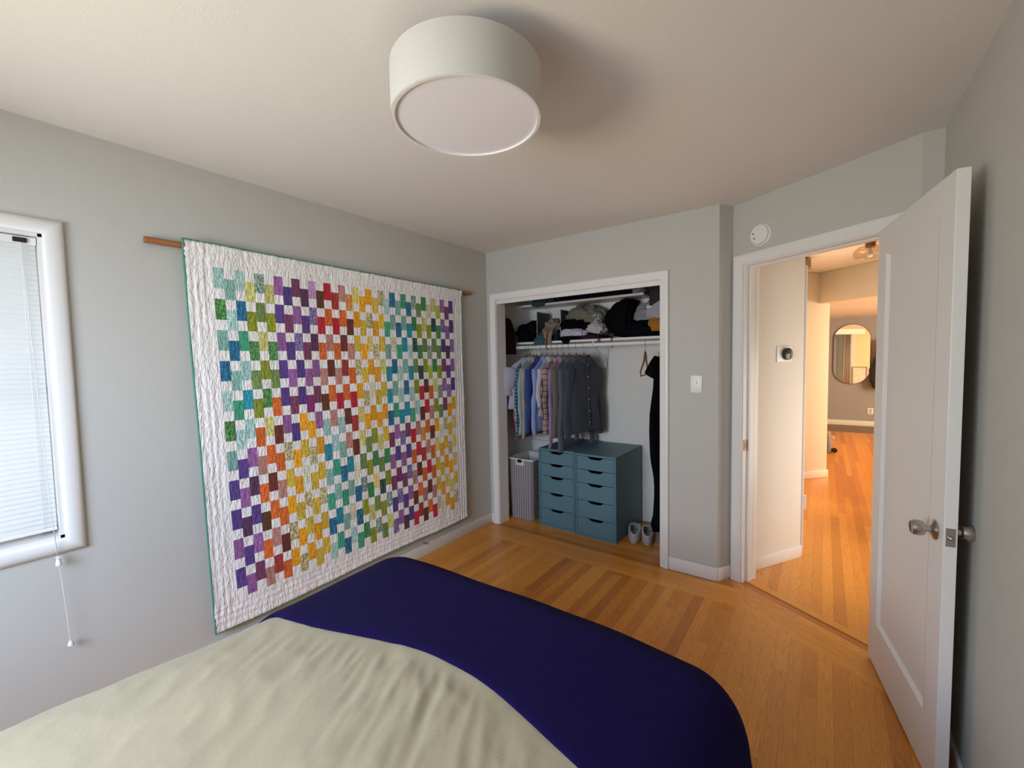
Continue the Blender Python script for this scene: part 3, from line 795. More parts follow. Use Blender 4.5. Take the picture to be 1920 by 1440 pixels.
def wr_cream(s, t, d):
    h = base_shape(s, t)
    b = bound(s); e = b-t
    # folds running from the blanket edge toward the viewer
    wgt = math.exp(-((e-.02)/.24)**2) if e > -.05 else .3
    mid = math.exp(-((s-1.55)/.42)**2)
    q = s*1.0+t*.55
    f1 = 1-abs(noise.noise((q*9.5+1.7, t*1.6-s*.6, 2)))*2
    f2 = 1-abs(noise.noise((q*20, t*3.2-s, 6)))*2
    wgt *= smooth01((e-.015)/.08)
    h += wgt*mid*(.011*(f1-.62)+.008*(f2-.62))
    f3 = 1-abs(noise.noise((q*42, t*7-s*3, 11)))*2
    h += .0032*(f3-.6)*math.exp(-((s-1.6)/.38)**2)*math.exp(-((e-.08)/.20)**2)*smooth01((e-.012)/.05)
    h += .016*math.exp(-((s-1.0)/.16)**2)*smooth01((.55-t)/.5)
    h += .006*noise.noise((s*5, t*3.5, 4))+.0025*(1-2*abs(noise.noise((s*11+t*6, t*7-s*5, 8))))
    # a broad soft dent in the middle
    h -= .014*math.exp(-(((s-1.50)/.26)**2+((t-.28)/.22)**2))
    return h
def wr_navy(s, t, d):
    h = base_shape(s, t)
    h += .004*noise.noise((s*4, t*4, 14))
    hang = smooth01((d-.22)/.25)
    h += hang*.014*(1+math.sin((s if t < 1.2 else s+t)*0+ (t*17 if s > 2.2 else s*17)+2*noise.noise((s*3, t*3, 1))))
    e = t-bound(s)
    if e < .03: h += -.006*(1-e/.03)**2
    return h
bm = comforter('c', .62, 2.45, lambda s: -.86, 1.30, ns=230, ntt=230, wr=wr_cream, m=None, fl=-.05, **BX)
M['cream'] = mat('cream_cotton', (.345, .295, .185), .75, bump=.25, bscale=35, bdetail=5, var=.02, vscale=5, sheen=.1)
o = finish('comforter', bm, M['cream']); sdm = o.modifiers.new('t', 'SOLIDIFY'); sdm.thickness = .02; sdm.offset = -1
tag(o, 'pale cream comforter spread over the bed, rumpled beside the navy blanket', 'comforter')
bm = comforter('n', .66, 2.80, bound, 1.78, ns=190, ntt=150, wr=wr_navy, m=None, off=.014, **BX)
M['navy'] = mat('navy_fleece', (.008, .004, .042), .95, bump=.6, bscale=300, var=.18, vscale=30, sheen=.015, spec=.03)
o = finish('blanket', bm, M['navy']); sdm = o.modifiers.new('t', 'SOLIDIFY'); sdm.thickness = .009; sdm.offset = -1
tag(o, 'dark navy fleece blanket folded across the foot of the bed', 'blanket')

# ------------------------------------------------------------------ closet: shelves, rod
YS = 3.45
sh = finish('closet_shelf', box((CXL, YS, 1.635), (CXR, CY, 1.655), .002), M['trim'])
tag(sh, 'long white lower closet shelf piled with clothes above the hanging rod', 'shelf')
cl2 = finish('shelf_cleat', box((CXL, CY-.019, 1.555), (CXR, CY, 1.635), .002), M['trim'], sh)
us = finish('closet_shelf', box((CXL, 3.52, 2.000), (1.25, CY, 2.020), .002), M['trim'])
tag(us, 'short white upper closet shelf under the top of the opening', 'shelf')
finish('shelf_cleat', box((CXL, CY-.019, 1.93), (1.25, CY, 2.0), .002), M['trim'], us)
RZ = 1.603; RY = 3.42
cr_ = thing('closet_rod', 'white round clothes rod under the closet shelf', 'rod', ((CXL+CXR)/2, RY, RZ))
finish('pole', tube([(CXL+.001, RY, RZ), (CXR-.001, RY, RZ)], .0165, 20), M['whitep'], cr_, smooth=40)
bm = box((.842, RY-.012, RZ+.014), (.852, RY+.02, 1.636), .001); add_tube(bm, [(.847, RY-.02, RZ+.004), (.847, RY, RZ-.020), (.847, RY+.02, RZ-.004)], .004, 8)
add_tube(bm, [(.847, RY+.01, RZ-.012), (.83, 3.60, 1.52), (.815, CY-.008, 1.40)], .007, 8)
finish('rod_bracket', bm, M['trim'], cr_)
rl = tag(finish('wall_rail', box((CXL, CY-.02, .60), (.36, CY, .645), .002), M['trim']), 'low white rail on the closet wall behind the laundry hamper', 'rail')

# ------------------------------------------------------------------ hangers and clothes
def make_hanger(label, loc, rotz=0, bar=True, scale=1.0, drop=.088):
    t = thing('clothes_hanger', label, 'hanger', loc, rotz, 'wooden hangers on the closet rod')
    bm = bmesh.new()
    pts = []; rad = []
    for k in range(-8, 9):
        a = k/8; y = a*.205*scale; z = -.082-.040*min(1, abs(a)/.3)**1.5-drop*abs(a)**1.2; pts.append((-.010*abs(a)**2, y, z)); rad.append(.0155-.007*abs(a)**.7)
    add_tube(bm, pts, rad, 10, True, .62, (1, 0, 0))
    finish('shoulder_piece', bm, M['hang'], t, smooth=40, world=False)
    hk = []
    for k in range(0, 10):
        a = R(-50+k*28); hk.append((0, .0205*math.cos(a), .0205*math.sin(a)-.0035))
    hk = hk[::1]; hk.append((0, 0.0, -.035)); hk.append((0, 0, -.066))
    hk = [(0, .0205*math.cos(R(20+k*22)), .0205*math.sin(R(20+k*22))) for k in range(0, 11)] + [(0, -.004, -.030), (0, 0, -.045), (0, 0, -.084)]
    finish('hook', tube(hk, .0017, 8), M['nickel'], t, smooth=True, world=False)
    if bar:
        finish('trouser_bar', tube([(-.008, -.195*scale, -.118-drop), (-.008, -.185*scale, -.150-drop), (-.008, .185*scale, -.150-drop), (-.008, .195*scale, -.118-drop)], .0055, 8), M['hang'], t, smooth=40, world=False)
    return t

def shirt_body(w=.215, t=.026, hem=-.76, ph=0, fold=.020, top=-.100, neck=.062, lean=0):
    bm = bmesh.new(); N = 44; rings = []
    zs = [top, top-.022, top-.055, top-.095, top-.135]+[top-.135+(hem-(top-.135))*k/16 for k in range(1, 17)]
    for zi, z in enumerate(zs):
        if zi < 5: f = [0, .25, .62, .90, 1.0][zi]; ww = neck+(w-neck)*f; tt = t*(.55+.35*f)
        else:
            f = (zi-4)/16; ww = w-.018*math.sin(f*PI)+.012*f; tt = t*(.9+.5*f)
        ring = []
        for k in range(N):
            a = 2*PI*k/N; y = ww*math.cos(a); x = tt*math.sin(a)
            dd = max(0, (top-.10-z))/.6
            x += fold*min(1, dd*1.4)*math.sin(y*27+ph+z*2.6+1.5*math.sin(z*4+ph))*(.55+.45*math.cos(z*5+ph)) + lean*dd
            x += .004*noise.noise((y*14+ph, z*9, ph))
            zz = z + (.012*math.sin(y*9+ph) if zi == len(zs)-1 else 0)
            ring.append(bm.verts.new((x, y, zz)))
        rings.append(ring)
    for A_, B2 in zip(rings, rings[1:]):
        for k in range(N): bm.faces.new((A_[k], A_[(k+1) % N], B2[(k+1) % N], B2[k]))
    bm.faces.new(rings[-1][::-1])
    bmesh.ops.recalc_face_normals(bm, faces=bm.faces[:])
    return bm
def shirt_sleeve(side, w=.215, L=.60, r=.048, ph=0, out=.03, short=False, bend=0.0, xo=0):
    pts = []; rad = []; n = 18
    z0 = -.235
    for k in range(n+1):
        f = k/n; y = side*(w-.030+out*math.sin(f*PI*.5)*1.0+bend*f*f); z = z0-L*f + .03*(1-f)**3
        x = xo*f+.008*math.sin(f*7+ph); z += .055*f; pts.append((x, y, z)); rad.append(r*(1-.38*f)+.004*math.sin(f*17+ph*2)*(1 if k not in (0, n) else 0))
    if not short: rad[-1] *= 1.04; rad[-2] *= 1.06
    bm = bmesh.new(); add_tube(bm, pts, rad, 16, True, .55, (1, 0, 0))
    for v in bm.verts:
        v.co.x += .004*noise.noise((v.co.y*30, v.co.z*14, ph)); v.co.y += .006*noise.noise((v.co.x*20, v.co.z*16, ph+4))
    return bm
def shirt_collar(t=.03):
    bm = bmesh.new(); N = 28; prof = [(.0, -.012), (.004, .024), (.012, .028), (.028, -.006), (.034, -.034)]
    rings = []
    for k in range(N):
        a = 2*PI*k/N
        ring = [bm.verts.new(((.032+o_)*math.sin(a), (.060+o_)*math.cos(a), -.112+z+.018*math.cos(a)*0 - .022*max(0, math.sin(a)))) for o_, z in prof]
        rings.append(ring)
    for k in range(N):
        A_, B2 = rings[k], rings[(k+1) % N]
        for j in range(len(prof)-1): bm.faces.new((A_[j], A_[j+1], B2[j+1], B2[j]))
    bmesh.ops.recalc_face_normals(bm, faces=bm.faces[:])
    return bm
def cloth_mat(name, c, plaid=None, rough=.85):
    m = mat(name, c, rough, bump=.25, bscale=70, var=.08, vscale=14, sheen=.1 if sum(lin(c)) > .12 else 0, spec=.5 if sum(lin(c)) > .12 else .08)
    if plaid:
        nt = m.node_tree; b = nt.nodes['Principled BSDF']; L = nt.links.new
        tc = node(nt, 'ShaderNodeTexCoord'); sp = node(nt, 'ShaderNodeSeparateXYZ'); L(tc.outputs['Object'], sp.inputs[0])
        def stripe(sock, per, wd):
            a = node(nt, 'ShaderNodeMath', operation='DIVIDE'); L(sock, a.inputs[0]); a.inputs[1].default_value = per
            f = node(nt, 'ShaderNodeMath', operation='FRACT'); L(a.outputs[0], f.inputs[0])
            l = node(nt, 'ShaderNodeMath', operation='LESS_THAN'); L(f.outputs[0], l.inputs[0]); l.inputs[1].default_value = wd
            return l.outputs[0]
        c1, c2, per = plaid
        s1 = stripe(sp.outputs[1], per, .14); s2 = stripe(sp.outputs[2], per, .14)
        mxm = node(nt, 'ShaderNodeMath', operation='MAXIMUM'); L(s1, mxm.inputs[0]); L(s2, mxm.inputs[1])
        mx = node(nt, 'ShaderNodeMixRGB'); L(mxm.outputs[0], mx.inputs[0]); mx.inputs[1].default_value = (*lin(c1), 1); mx.inputs[2].default_value = (*lin(c2), 1)
        L(mx.outputs[0], b.inputs['Base Color'])
    return m
def make_shirt(label, x, m, ph, w=.215, t=.024, hem=-.76, L=.60, r=.046, collar=True, placket=False, hanger=None, rot=0, cat='shirt', name='hanging_shirt', sl=(1, 1), bend=0, out=.03, dy=0):
    T = thing(name, label, cat, (x, RY+dy, RZ), rot, 'shirts hanging on the closet rod')
    finish('torso', shirt_body(w, t, hem, ph), m, T, smooth=True, world=False)
    for side, on in ((-1, sl[0]), (1, sl[1])):
        if on: finish('sleeve', shirt_sleeve(side, w, L, r, ph+side, out, bend=bend if side < 0 else 0), m, T, smooth=True, world=False)
    if collar: finish('collar', shirt_collar(), m, T, smooth=True, world=False)
    if placket:
        bm = bmesh.new()
        add_tube(bm, [(t*(.95+.5*f)+.003, .0+.008*f, -.16-.56*f) for f in [i/12 for i in range(13)]], .014, 8, True, .25, (1, 0, 0))
        finish('button_placket', bm, m, T, smooth=True, world=False)
        for k in range(6): finish('button', lathe([(0, .003), (.005, .003), (.0055, 0), (0, 0)], 10, Matrix.Translation((t*(.95+.08*k)+.007, .002, -.175-.1*k)) @ Matrix.Rotation(R(90), 4, 'Y')), M['whitep'], T, smooth=True, world=False)
    return T
SH = [  # x, colour, label, params
 (.195, cloth_mat('fleece_grey', '#a4a1b0'), 'lavender grey short-sleeved pullover at the far left end of the closet rod', dict(ph=.4, hem=-.56, L=.27, r=.082, w=.215, t=.036, collar=False, out=.05, dy=-.045), 'fleece_pullover'),
 (.150, cloth_mat('salmon', '#b0555c'), 'salmon pink shirt hanging low behind the lavender grey pullover', dict(ph=1.1, hem=-.86, L=.55, r=.035, t=.014, w=.19, collar=False), 'hanging_shirt'),
 (.178, cloth_mat('plaid_teal', '#2c5a6a', ('#1f5068', '#8fb6c0', .034)), 'teal and white checked shirt beside the salmon pink shirt', dict(ph=2.3, hem=-.84, L=.60, r=.034, t=.017), 'hanging_shirt'),
 (.225, cloth_mat('pale_green', '#8d9f98'), 'pale grey green shirt left of the royal blue shirt', dict(ph=3.1, hem=-.74, L=.62, r=.04, t=.015), 'hanging_shirt'),
 (.260, cloth_mat('bone', '#9a958e'), 'bone grey linen shirt pressed against the royal blue shirt', dict(ph=3.9, hem=-.72, L=.66, r=.034, t=.013), 'hanging_shirt'),
 (.315, cloth_mat('royal_blue', '#1c3a7c'), 'royal blue shirt on the closet rod', dict(ph=5.0, hem=-.76, L=.60, r=.05, t=.022), 'hanging_shirt'),
 (.380, cloth_mat('light_blue', '#8494c4'), 'light blue shirt right of the royal blue shirt', dict(ph=.8, hem=-.76, L=.62, r=.045, t=.018), 'hanging_shirt'),
 (.435, cloth_mat('white_cotton', '#b4b0ba'), 'white shirt between the light blue and the tan checked shirts', dict(ph=1.9, hem=-.62, L=.36, r=.05, t=.016), 'hanging_shirt'),
 (.490, cloth_mat('plaid_tan', '#8d7468', ('#a08a80', '#3c2e30', .05)), 'tan checked shirt with dark lines on the closet rod', dict(ph=2.6, hem=-.72, L=.60, r=.058, t=.02, bend=-.01), 'hanging_shirt'),
 (.550, cloth_mat('lilac', '#94789c'), 'lilac shirt whose cuff hangs below its neighbours on the rod', dict(ph=4.2, hem=-.74, L=.72, r=.034, t=.017), 'hanging_shirt'),
 (.610, cloth_mat('olive_grey', '#5a5852'), 'olive grey shirt left of the slate shirts', dict(ph=5.5, hem=-.76, L=.62, r=.066, t=.026), 'hanging_shirt'),
 (.680, cloth_mat('slate', '#4d4e5a'), 'slate grey shirt second from the right in the row', dict(ph=.3, hem=-.76, L=.74, r=.056, t=.026, w=.228), 'hanging_shirt'),
 (.755, cloth_mat('charcoal_blue', '#343945'), 'charcoal blue button shirt at the right end of the row', dict(ph=1.5, hem=-.76, L=.62, r=.055, t=.034, placket=True, w=.232), 'hanging_shirt'),
]
ROT = [-24, -2, -2, -3, -3, -4, -4, -4, -5, -5, -6, -8, -12]
for (x, m, lab, kw, nm), rt_ in zip(SH, ROT):
    make_shirt(lab, x, m, rot=R(rt_), cat='pullover' if nm == 'fleece_pullover' else 'shirt', name=nm, **kw)
hx = [q_[0] for q_ in SH]
hl = ['hanger inside the lavender grey pullover', 'hanger inside the salmon pink shirt', 'hanger inside the teal checked shirt', 'hanger inside the pale grey green shirt', 'hanger inside the bone grey shirt', 'hanger inside the royal blue shirt',
      'hanger inside the light blue shirt', 'hanger inside the white shirt', 'hanger inside the tan checked shirt', 'hanger inside the lilac shirt', 'hanger inside the olive grey shirt', 'hanger inside the slate grey shirt', 'hanger inside the charcoal blue shirt']
h0 = make_hanger('wooden '+hl[0], (hx[0], RY, RZ), R(-24), bar=False)
for i in range(1, 13):
    dup(h0, (hx[i], RY, RZ), R(ROT[i]), 'wooden '+hl[i])
make_hanger('empty wooden hanger hanging alone right of the shirts', (1.297, RY, RZ), R(11), drop=.11)

# dark brown jacket on a wall hook, upper left
def crumple(size, seed, amp=.25, freq=2.6, flat=True, sub=5, squash=1.0):
    bm = bmesh.new(); bmesh.ops.create_icosphere(bm, subdivisions=sub, radius=1)
    sx_, sy_, sz_ = size
    for v in bm.verts:
        d = v.co.normalized()
        q = d*freq+Vector((seed*3.1, seed*1.7, seed))
        h = 1+amp*noise.noise(q)+amp*.55*(1-2*abs(noise.noise(q*2.1)))+amp*.3*(1-2*abs(noise.noise(q*4.3)))
        p = d*h
        if flat and p.z < -.55: p.z = -.55-(p.z+.55)*.05
        v.co = Vector((p.x*sx_, p.y*sy_, (p.z+.55 if flat else p.z)*sz_))
    return bm
def place(bm, loc, rot=(0, 0, 0)):
    from mathutils import Euler
    bmesh.ops.transform(bm, matrix=Matrix.Translation(loc) @ Euler(rot).to_matrix().to_4x4(), verts=bm.verts[:]); return bm
def clampz(bm, z):
    for v in bm.verts:
        if v.co.z < z: v.co.z = z
    return bm
def keepin(bm, x0=None, x1=None, y1=CY-.004, z1=None):
    for v in bm.verts:
        if x0 is not None: v.co.x = max(v.co.x, x0)
        if x1 is not None: v.co.x = min(v.co.x, x1)
        v.co.y = min(v.co.y, y1)
        if z1 is not None: v.co.z = min(v.co.z, z1)
    return bm
ST = 1.656
jb = bmesh.new(); N = 28; rings = []
for k in range(20):
    f = k/19; z = 1.88-.34*f; wy = .055+.10*min(1, f*2.2)**.6; tx = .022+.024*min(1, f*1.8)
    rings.append([jb.verts.new((.008+tx*math.sin(a)*1.0+.004*math.sin(a*7+f*5), 3.27+wy*math.cos(a)+.006*math.sin(a*5), z)) for a in [2*PI*i/N for i in range(N)]])
for A_, B2 in zip(rings, rings[1:]):
    for k in range(N): jb.faces.new((A_[k], A_[(k+1) % N], B2[(k+1) % N], B2[k]))
jb.faces.new(rings[0]); jb.faces.new(rings[-1][::-1]); bmesh.ops.recalc_face_normals(jb, faces=jb.faces[:]); keepin(jb, x0=CXL+.002)
tag(finish('brown_jacket', jb, cloth_mat('brown_wool', '#33231d'), smooth=True), 'dark brown jacket hanging at the left end of the closet, above the lavender grey pullover', 'jacket')

# shelf pile
def shelf_item(name, label, cat, size, loc, m, seed, amp=.25, rot=(0, 0, 0), freq=2.6, x0=None, x1=None, extra=None, z1=1.995):
    bm = crumple(size, seed, amp, freq)
    place(bm, loc, rot)
    bm = keepin(clampz(bm, ST), x0=CXL+.003 if x0 is None else x0, x1=x1, z1=z1)
    if extra: extra(bm)
    return tag(finish(name, bm, m, smooth=True), label, cat)
K = cloth_mat
blackc = K('black_cloth', '#09090c'); K2 = K('near_black', '#0e0f13')
shelf_item('folded_sweater', 'black sweater heap at the left end of the lower shelf', 'sweater', (.105, .14, .115), (.075, 3.60, ST), blackc, 1, x1=.205)
shelf_item('knit_hat', 'dark knitted hat on top of the left black heap', 'hat', (.07, .08, .075), (.140, 3.58, ST+.085), K2, 2, x1=.215)
def divider(x, y0, label, w_=.26, h_=.285):
    t_ = thing('shelf_divider', label, 'divider', (x, y0+w_/2, ST))
    fr_ = bmesh.new()
    for lo, hi in (((0, 0, 0), (.004, w_, .004)), ((0, 0, h_-.004), (.004, w_, h_)), ((0, 0, 0), (.004, .004, h_)), ((0, w_-.004, 0), (.004, w_, h_))):
        add_box(fr_, Vector(lo)+Vector((x, y0, ST+.001)), Vector(hi)+Vector((x, y0, ST+.001)), .001)
    finish('frame', fr_, mat('divider_wire', (.45, .45, .42), .4, .8), t_)
    finish('mesh_panel', box((x+.001, y0+.004, ST+.005), (x+.003, y0+w_-.004, ST+h_-.004)), mat('divider_mesh', (.055, .055, .055), .6), t_)
divider(.226, 3.485, 'dark framed shelf divider left of the beige jacket')
divider(.485, 3.485, 'dark framed shelf divider between the beige jacket and the khaki heap', .20)
# teal garment hanging over the front edge
def flap(bm, cx, wtop, wbot, zt, zb, y, seed, th=.012, nx=14, nz=18, ytop=None, amp=.012, tip=0.0, xs=0):
    ga = []; gb = []
    for i in range(nx+1):
        ra = []; rb = []
        u = -1+2*i/nx
        for j in range(nz+1):
            f = j/nz; ww = wtop+(wbot-wtop)*f; x = cx+u*ww*.5+xs*f; z = zt+(zb-zt)*f*(1-tip*abs(u)**1.5*0)-0
            z = zt+(zb-zt)*f*(1-tip*abs(u)**1.3)
            yy = y+amp*noise.noise((x*22+seed, z*9, seed))+amp*.5*math.cos(u*7+seed)
            if ytop is not None and f < .25: yy = ytop+(y-ytop)*smooth01(f/.25)+0*yy
            ra.append(bm.verts.new((x, yy-th/2, z))); rb.append(bm.verts.new((x, yy+th/2, z)))
        ga.append(ra); gb.append(rb)
    for i in range(nx):
        for j in range(nz):
            bm.faces.new((ga[i][j], ga[i][j+1], ga[i+1][j+1], ga[i+1][j])); bm.faces.new((gb[i][j], gb[i+1][j], gb[i+1][j+1], gb[i][j+1]))
    for i in range(nx):
        bm.faces.new((ga[i][0], ga[i+1][0], gb[i+1][0], gb[i][0])); bm.faces.new((ga[i][nz], gb[i][nz], gb[i+1][nz], ga[i+1][nz]))
    for j in range(nz):
        bm.faces.new((ga[0][j], gb[0][j], gb[0][j+1], ga[0][j+1])); bm.faces.new((ga[nx][j], ga[nx][j+1], gb[nx][j+1], gb[nx][j]))
    return bm
bm = keepin(clampz(place(crumple((.055, .08, .060), 4, .3), (.285, 3.56, ST)), ST), x0=.232)
flap(bm, .285, .10, .11, ST+.05, ST-.055, YS-.016, 3, ytop=3.49)
tag(finish('teal_shirt', bm, K('teal_cloth', '#244f55'), smooth=True), 'dark teal shirt spilling over the shelf edge beside the beige jacket', 'shirt')
bm = keepin(clampz(place(crumple((.075, .09, .085), 5, .35), (.375, 3.56, ST+.06)), ST), x0=.240, x1=.470)
flap(bm, .385, .135, .045, ST+.14, ST-.085, YS-.028, 6, ytop=3.49, amp=.016, th=.018, tip=.2, xs=.0)
o = finish('beige_jacket', bm, K('beige_cloth', '#8a7765'), smooth=True); tag(o, 'beige jacket hanging over the front of the lower shelf', 'jacket')
finish('zipper', tube([(.405, YS-.050, ST+.10), (.385, YS-.056, ST+.02), (.383, YS-.056, ST-.07)], .004, 6), mat('zip_brown', (.05, .025, .015), .5), o)
shelf_item('fabric_box', 'small olive fabric box behind the beige jacket', 'box', (.045, .05, .06), (.435, 3.68, ST+.17), K('olive_box', '#6c6446'), 7, .1, x1=.482)
shelf_item('navy_sweater', 'dark teal sweater in the narrow gap right of the beige jacket', 'sweater', (.03, .09, .07), (.452, 3.56, ST), K('dark_teal', '#16262e'), 8, x1=.482, x0=.42)
shelf_item('khaki_coat', 'big khaki coat heap in the middle of the lower shelf', 'coat', (.175, .13, .140), (.655, 3.655, ST+.10), K('khaki', '#77705f'), 9, .22, x0=.492)
bm = keepin(clampz(place(crumple((.13, .06, .05), 10, .35), (.60, 3.52, ST+.10)), ST), x0=.492)
tag(finish('black_shirt', bm, blackc, smooth=True), 'black shirt thrown across the front of the khaki coat', 'shirt')
bm = keepin(clampz(place(crumple((.125, .05, .042), 11, .3), (.60, 3.50, ST+.035)), ST), x0=.492)
tag(finish('white_shirt', bm, K('white_lav', '#b9b5c2'), smooth=True), 'crumpled white shirt under the black shirt on the shelf', 'shirt')
bm = keepin(clampz(place(crumple((.10, .05, .02), 12, .3), (.56, 3.49, ST)), ST), x0=.492)
flap(bm, .565, .10, .04, ST+.015, ST-.065, YS-.014, 12, ytop=3.48, tip=.3)
tag(finish('black_scarf', bm, K('black2', '#0c0a10'), smooth=True), 'black scarf end dropping over the shelf edge below the white shirt', 'scarf')
shelf_item('maroon_sweater', 'folded maroon sweater lying flat on the lower shelf', 'sweater', (.125, .12, .030), (.775, 3.58, ST), K('maroon', '#3d1c30'), 13, .12)
bm = keepin(clampz(place(crumple((.085, .07, .065), 14, .24, 2.3), (.80, 3.56, ST+.055), (0, .2, 0)), ST))
tag(finish('white_towel', bm, K('offwhite', '#b5b1ac'), smooth=True), 'bunched off-white towel left of the black backpack', 'towel')
bm = keepin(clampz(place(crumple((.05, .05, .055), 15, .22, 2.3), (.79, 3.60, ST+.15)), ST))
tag(finish('white_socks', bm, K('sockgrey', '#a5a29f'), smooth=True), 'balled pale grey socks on top of the off-white towel', 'socks')
# backpack
bk = thing('black_backpack', 'black backpack leaning on the lower shelf with dangling straps', 'backpack', (1.02, 3.60, ST))
bp_pts = [(1133, 593), (1137, 612), (1148, 629), (1184, 629), (1183, 588), (1192, 563), (1182, 557), (1163, 564), (1146, 577)]
bp_xz = [(.911+(u-1137)*.00477, max(ST+.001, 2.004-(v-560)*.0047-(u-1137)*.00047)) for u, v in bp_pts]
bm = bmesh.new()
MB2 = Matrix(((1, 0, 0, 0), (0, 0, -1, 3.745), (0, 1, 0, 0), (0, 0, 0, 1)))
add_prism(bm, bp_xz, 0, .24, MB2, bev=.028)
bmesh.ops.triangulate(bm, faces=bm.faces[:]); bmesh.ops.subdivide_edges(bm, edges=bm.edges[:], cuts=3, use_grid_fill=True)
for v in bm.verts:
    q = v.co; v.co = q+Vector((.008*noise.noise(q*14), -.012*noise.noise(q*9+Vector((3, 1, 2))), .006*noise.noise(q*12+Vector((7, 1, 2)))))
clampz(keepin(bm), ST)
finish('bag_body', bm, mat('backpack_nylon', (.0022, .0022, .0028), .8, spec=.08, bump=.2, bscale=90, var=.1), bk, smooth=True)
for p in ([(.905, 3.52, ST+.06), (.895, 3.47, ST+.02), (.893, YS-.010, ST-.01), (.897, YS-.010, ST-.052)], [(.885, 3.53, ST+.09), (.875, 3.46, ST+.03), (.878, YS-.010, ST-.012), (.874, YS-.010, ST-.03)], [(1.00, 3.50, ST+.03), (1.003, YS-.008, ST+.012), (1.004, YS-.012, ST-.03), (1.014, YS-.014, ST-.085)]):
    finish('strap', tube(p, .0045, 8, True, .5, (0, 1, 0)), M['black'], bk, smooth=True)
shelf_item('navy_duffel', 'very dark navy clothes heap right of the backpack', 'clothes', (.155, .11, .085), (1.20, 3.58, ST), K('darknavy', '#080c12'), 17, .15)
shelf_item('grey_bag', 'pale grey cloth bag standing behind the dark navy heap', 'bag', (.08, .07, .095), (1.185, 3.66, ST+.135), K('palegrey', '#8f8d90'), 18, .2, rot=(0, R(20), 0))
shelf_item('dark_hood', 'dark grey hooded garment squeezed between the pale bags', 'clothes', (.045, .06, .11), (1.262, 3.70, ST+.14), K('dkgrey', '#262629'), 19, .2)
shelf_item('white_laundry', 'crumpled white laundry at the right end of the lower shelf', 'laundry', (.115, .09, .105), (1.385, 3.60, ST+.145), K('whitegrey', '#a6a5ab'), 20, .35, freq=3)
shelf_item('mustard_sweater', 'mustard yellow sweater under the white laundry', 'sweater', (.115, .07, .075), (1.40, 3.54, ST+.04), K('mustard', '#a8680c'), 21, .15)
# upper shelf stuff
UT = 2.021
def upper(name, label, cat, lo, hi, c, seed):
    bm = bmesh.new(); cx, cy = (lo[0]+hi[0])/2, (lo[1]+hi[1])/2
    b_ = crumple(((hi[0]-lo[0])/2, (hi[1]-lo[1])/2, (hi[2]-UT)/1.5), seed, .12, 1.5)
    place(b_, (cx, cy, UT)); clampz(b_, UT); keepin(b_, x0=CXL+.003)
    return tag(finish(name, b_, K(name+'_cloth', c), smooth=True), label, cat)
upper('dark_bedding', 'dark plum bedding filling the upper shelf', 'bedding', (.42, 3.54), (1.12, 3.76, 2.22), '#160c1e', 31)
upper('white_pillow', 'pale pillow corner at the right end of the upper shelf', 'pillow', (1.13, 3.54), (1.24, 3.74, 2.10), '#8f8c90', 32)
bm = flap(keepin(clampz(place(crumple((.11, .10, .06), 33, .15), (.24, 3.62, UT)), UT), x0=CXL+.003), .235, .19, .12, UT+.03, UT-.040, 3.505, 33, ytop=3.54, tip=.15)
tag(finish('teal_cloth', bm, K('teal_dark', '#23484a'), smooth=True), 'dark teal cloth hanging off the left end of the upper shelf', 'cloth')
tag(finish('storage_box', box((1.30, 3.50, 1.905), (1.66, 3.76, 2.2), .01), mat('dark_box', (.02, .014, .011), .8)), 'dark storage box beyond the right end of the upper shelf', 'box')
tag(finish('box_shelf', box((1.28, 3.50, 1.885), (CXR, CY, 1.903), .002), M['trim']), 'short white shelf carrying the dark storage box', 'shelf')

# black dress on the right
dt = thing('long_dress', 'long black dress hanging at the right edge of the closet opening', 'dress', (1.495, RY, RZ), R(-24))
bm = bmesh.new(); N = 48; rings = []
prof = [(-.085, .05, .02), (-.10, .10, .03), (-.15, .17, .04), (-.22, .185, .045), (-.35, .185, .05), (-.55, .215, .06), (-.80, .230, .07), (-.92, .220, .07), (-1.05, .185, .06), (-1.20, .175, .06), (-1.35, .19, .07), (-1.46, .20, .07)]
for z, wy, tx in prof:
    rings.append([bm.verts.new((tx*math.sin(a)+.010*math.sin(math.cos(a)*9+z*2)*min(1, -z), wy*math.cos(a)*(1+.04*math.sin(z*9)), z+.008*math.sin(5*a)*(z < -1.4))) for a in [2*PI*k/N for k in range(N)]])
for A_, B2 in zip(rings, rings[1:]):
    for k in range(N): bm.faces.new((A_[k], A_[(k+1) % N], B2[(k+1) % N], B2[k]))
bm.faces.new(rings[0]); bm.faces.new(rings[-1][::-1]); bmesh.ops.recalc_face_normals(bm, faces=bm.faces[:])
bmesh.ops.subdivide_edges(bm, edges=bm.edges[:], cuts=1, use_grid_fill=True, smooth=.6)
bk_m = K('dress_black', '#08080b')
finish('dress_body', bm, bk_m, dt, smooth=True, world=False)
for side in (-1, 1):
    pts = [(0, side*(.13+.065*f), -.13-.13*f) for f in (0, .25, .5, .75, 1)]
    finish('sleeve', tube(pts, [.05, .062, .070, .076, .080], 20, True, .6, (1, 0, 0)), bk_m, dt, smooth=True, world=False)
h_ = make_hanger('wooden hanger holding the long black dress', (1.495, RY, RZ), R(-24), bar=False)
finish('clip', box((1.415, 3.365, 1.475), (1.430, 3.385, 1.525), .002), mat('clip_wood', (.5, .38, .2), .6), h_)

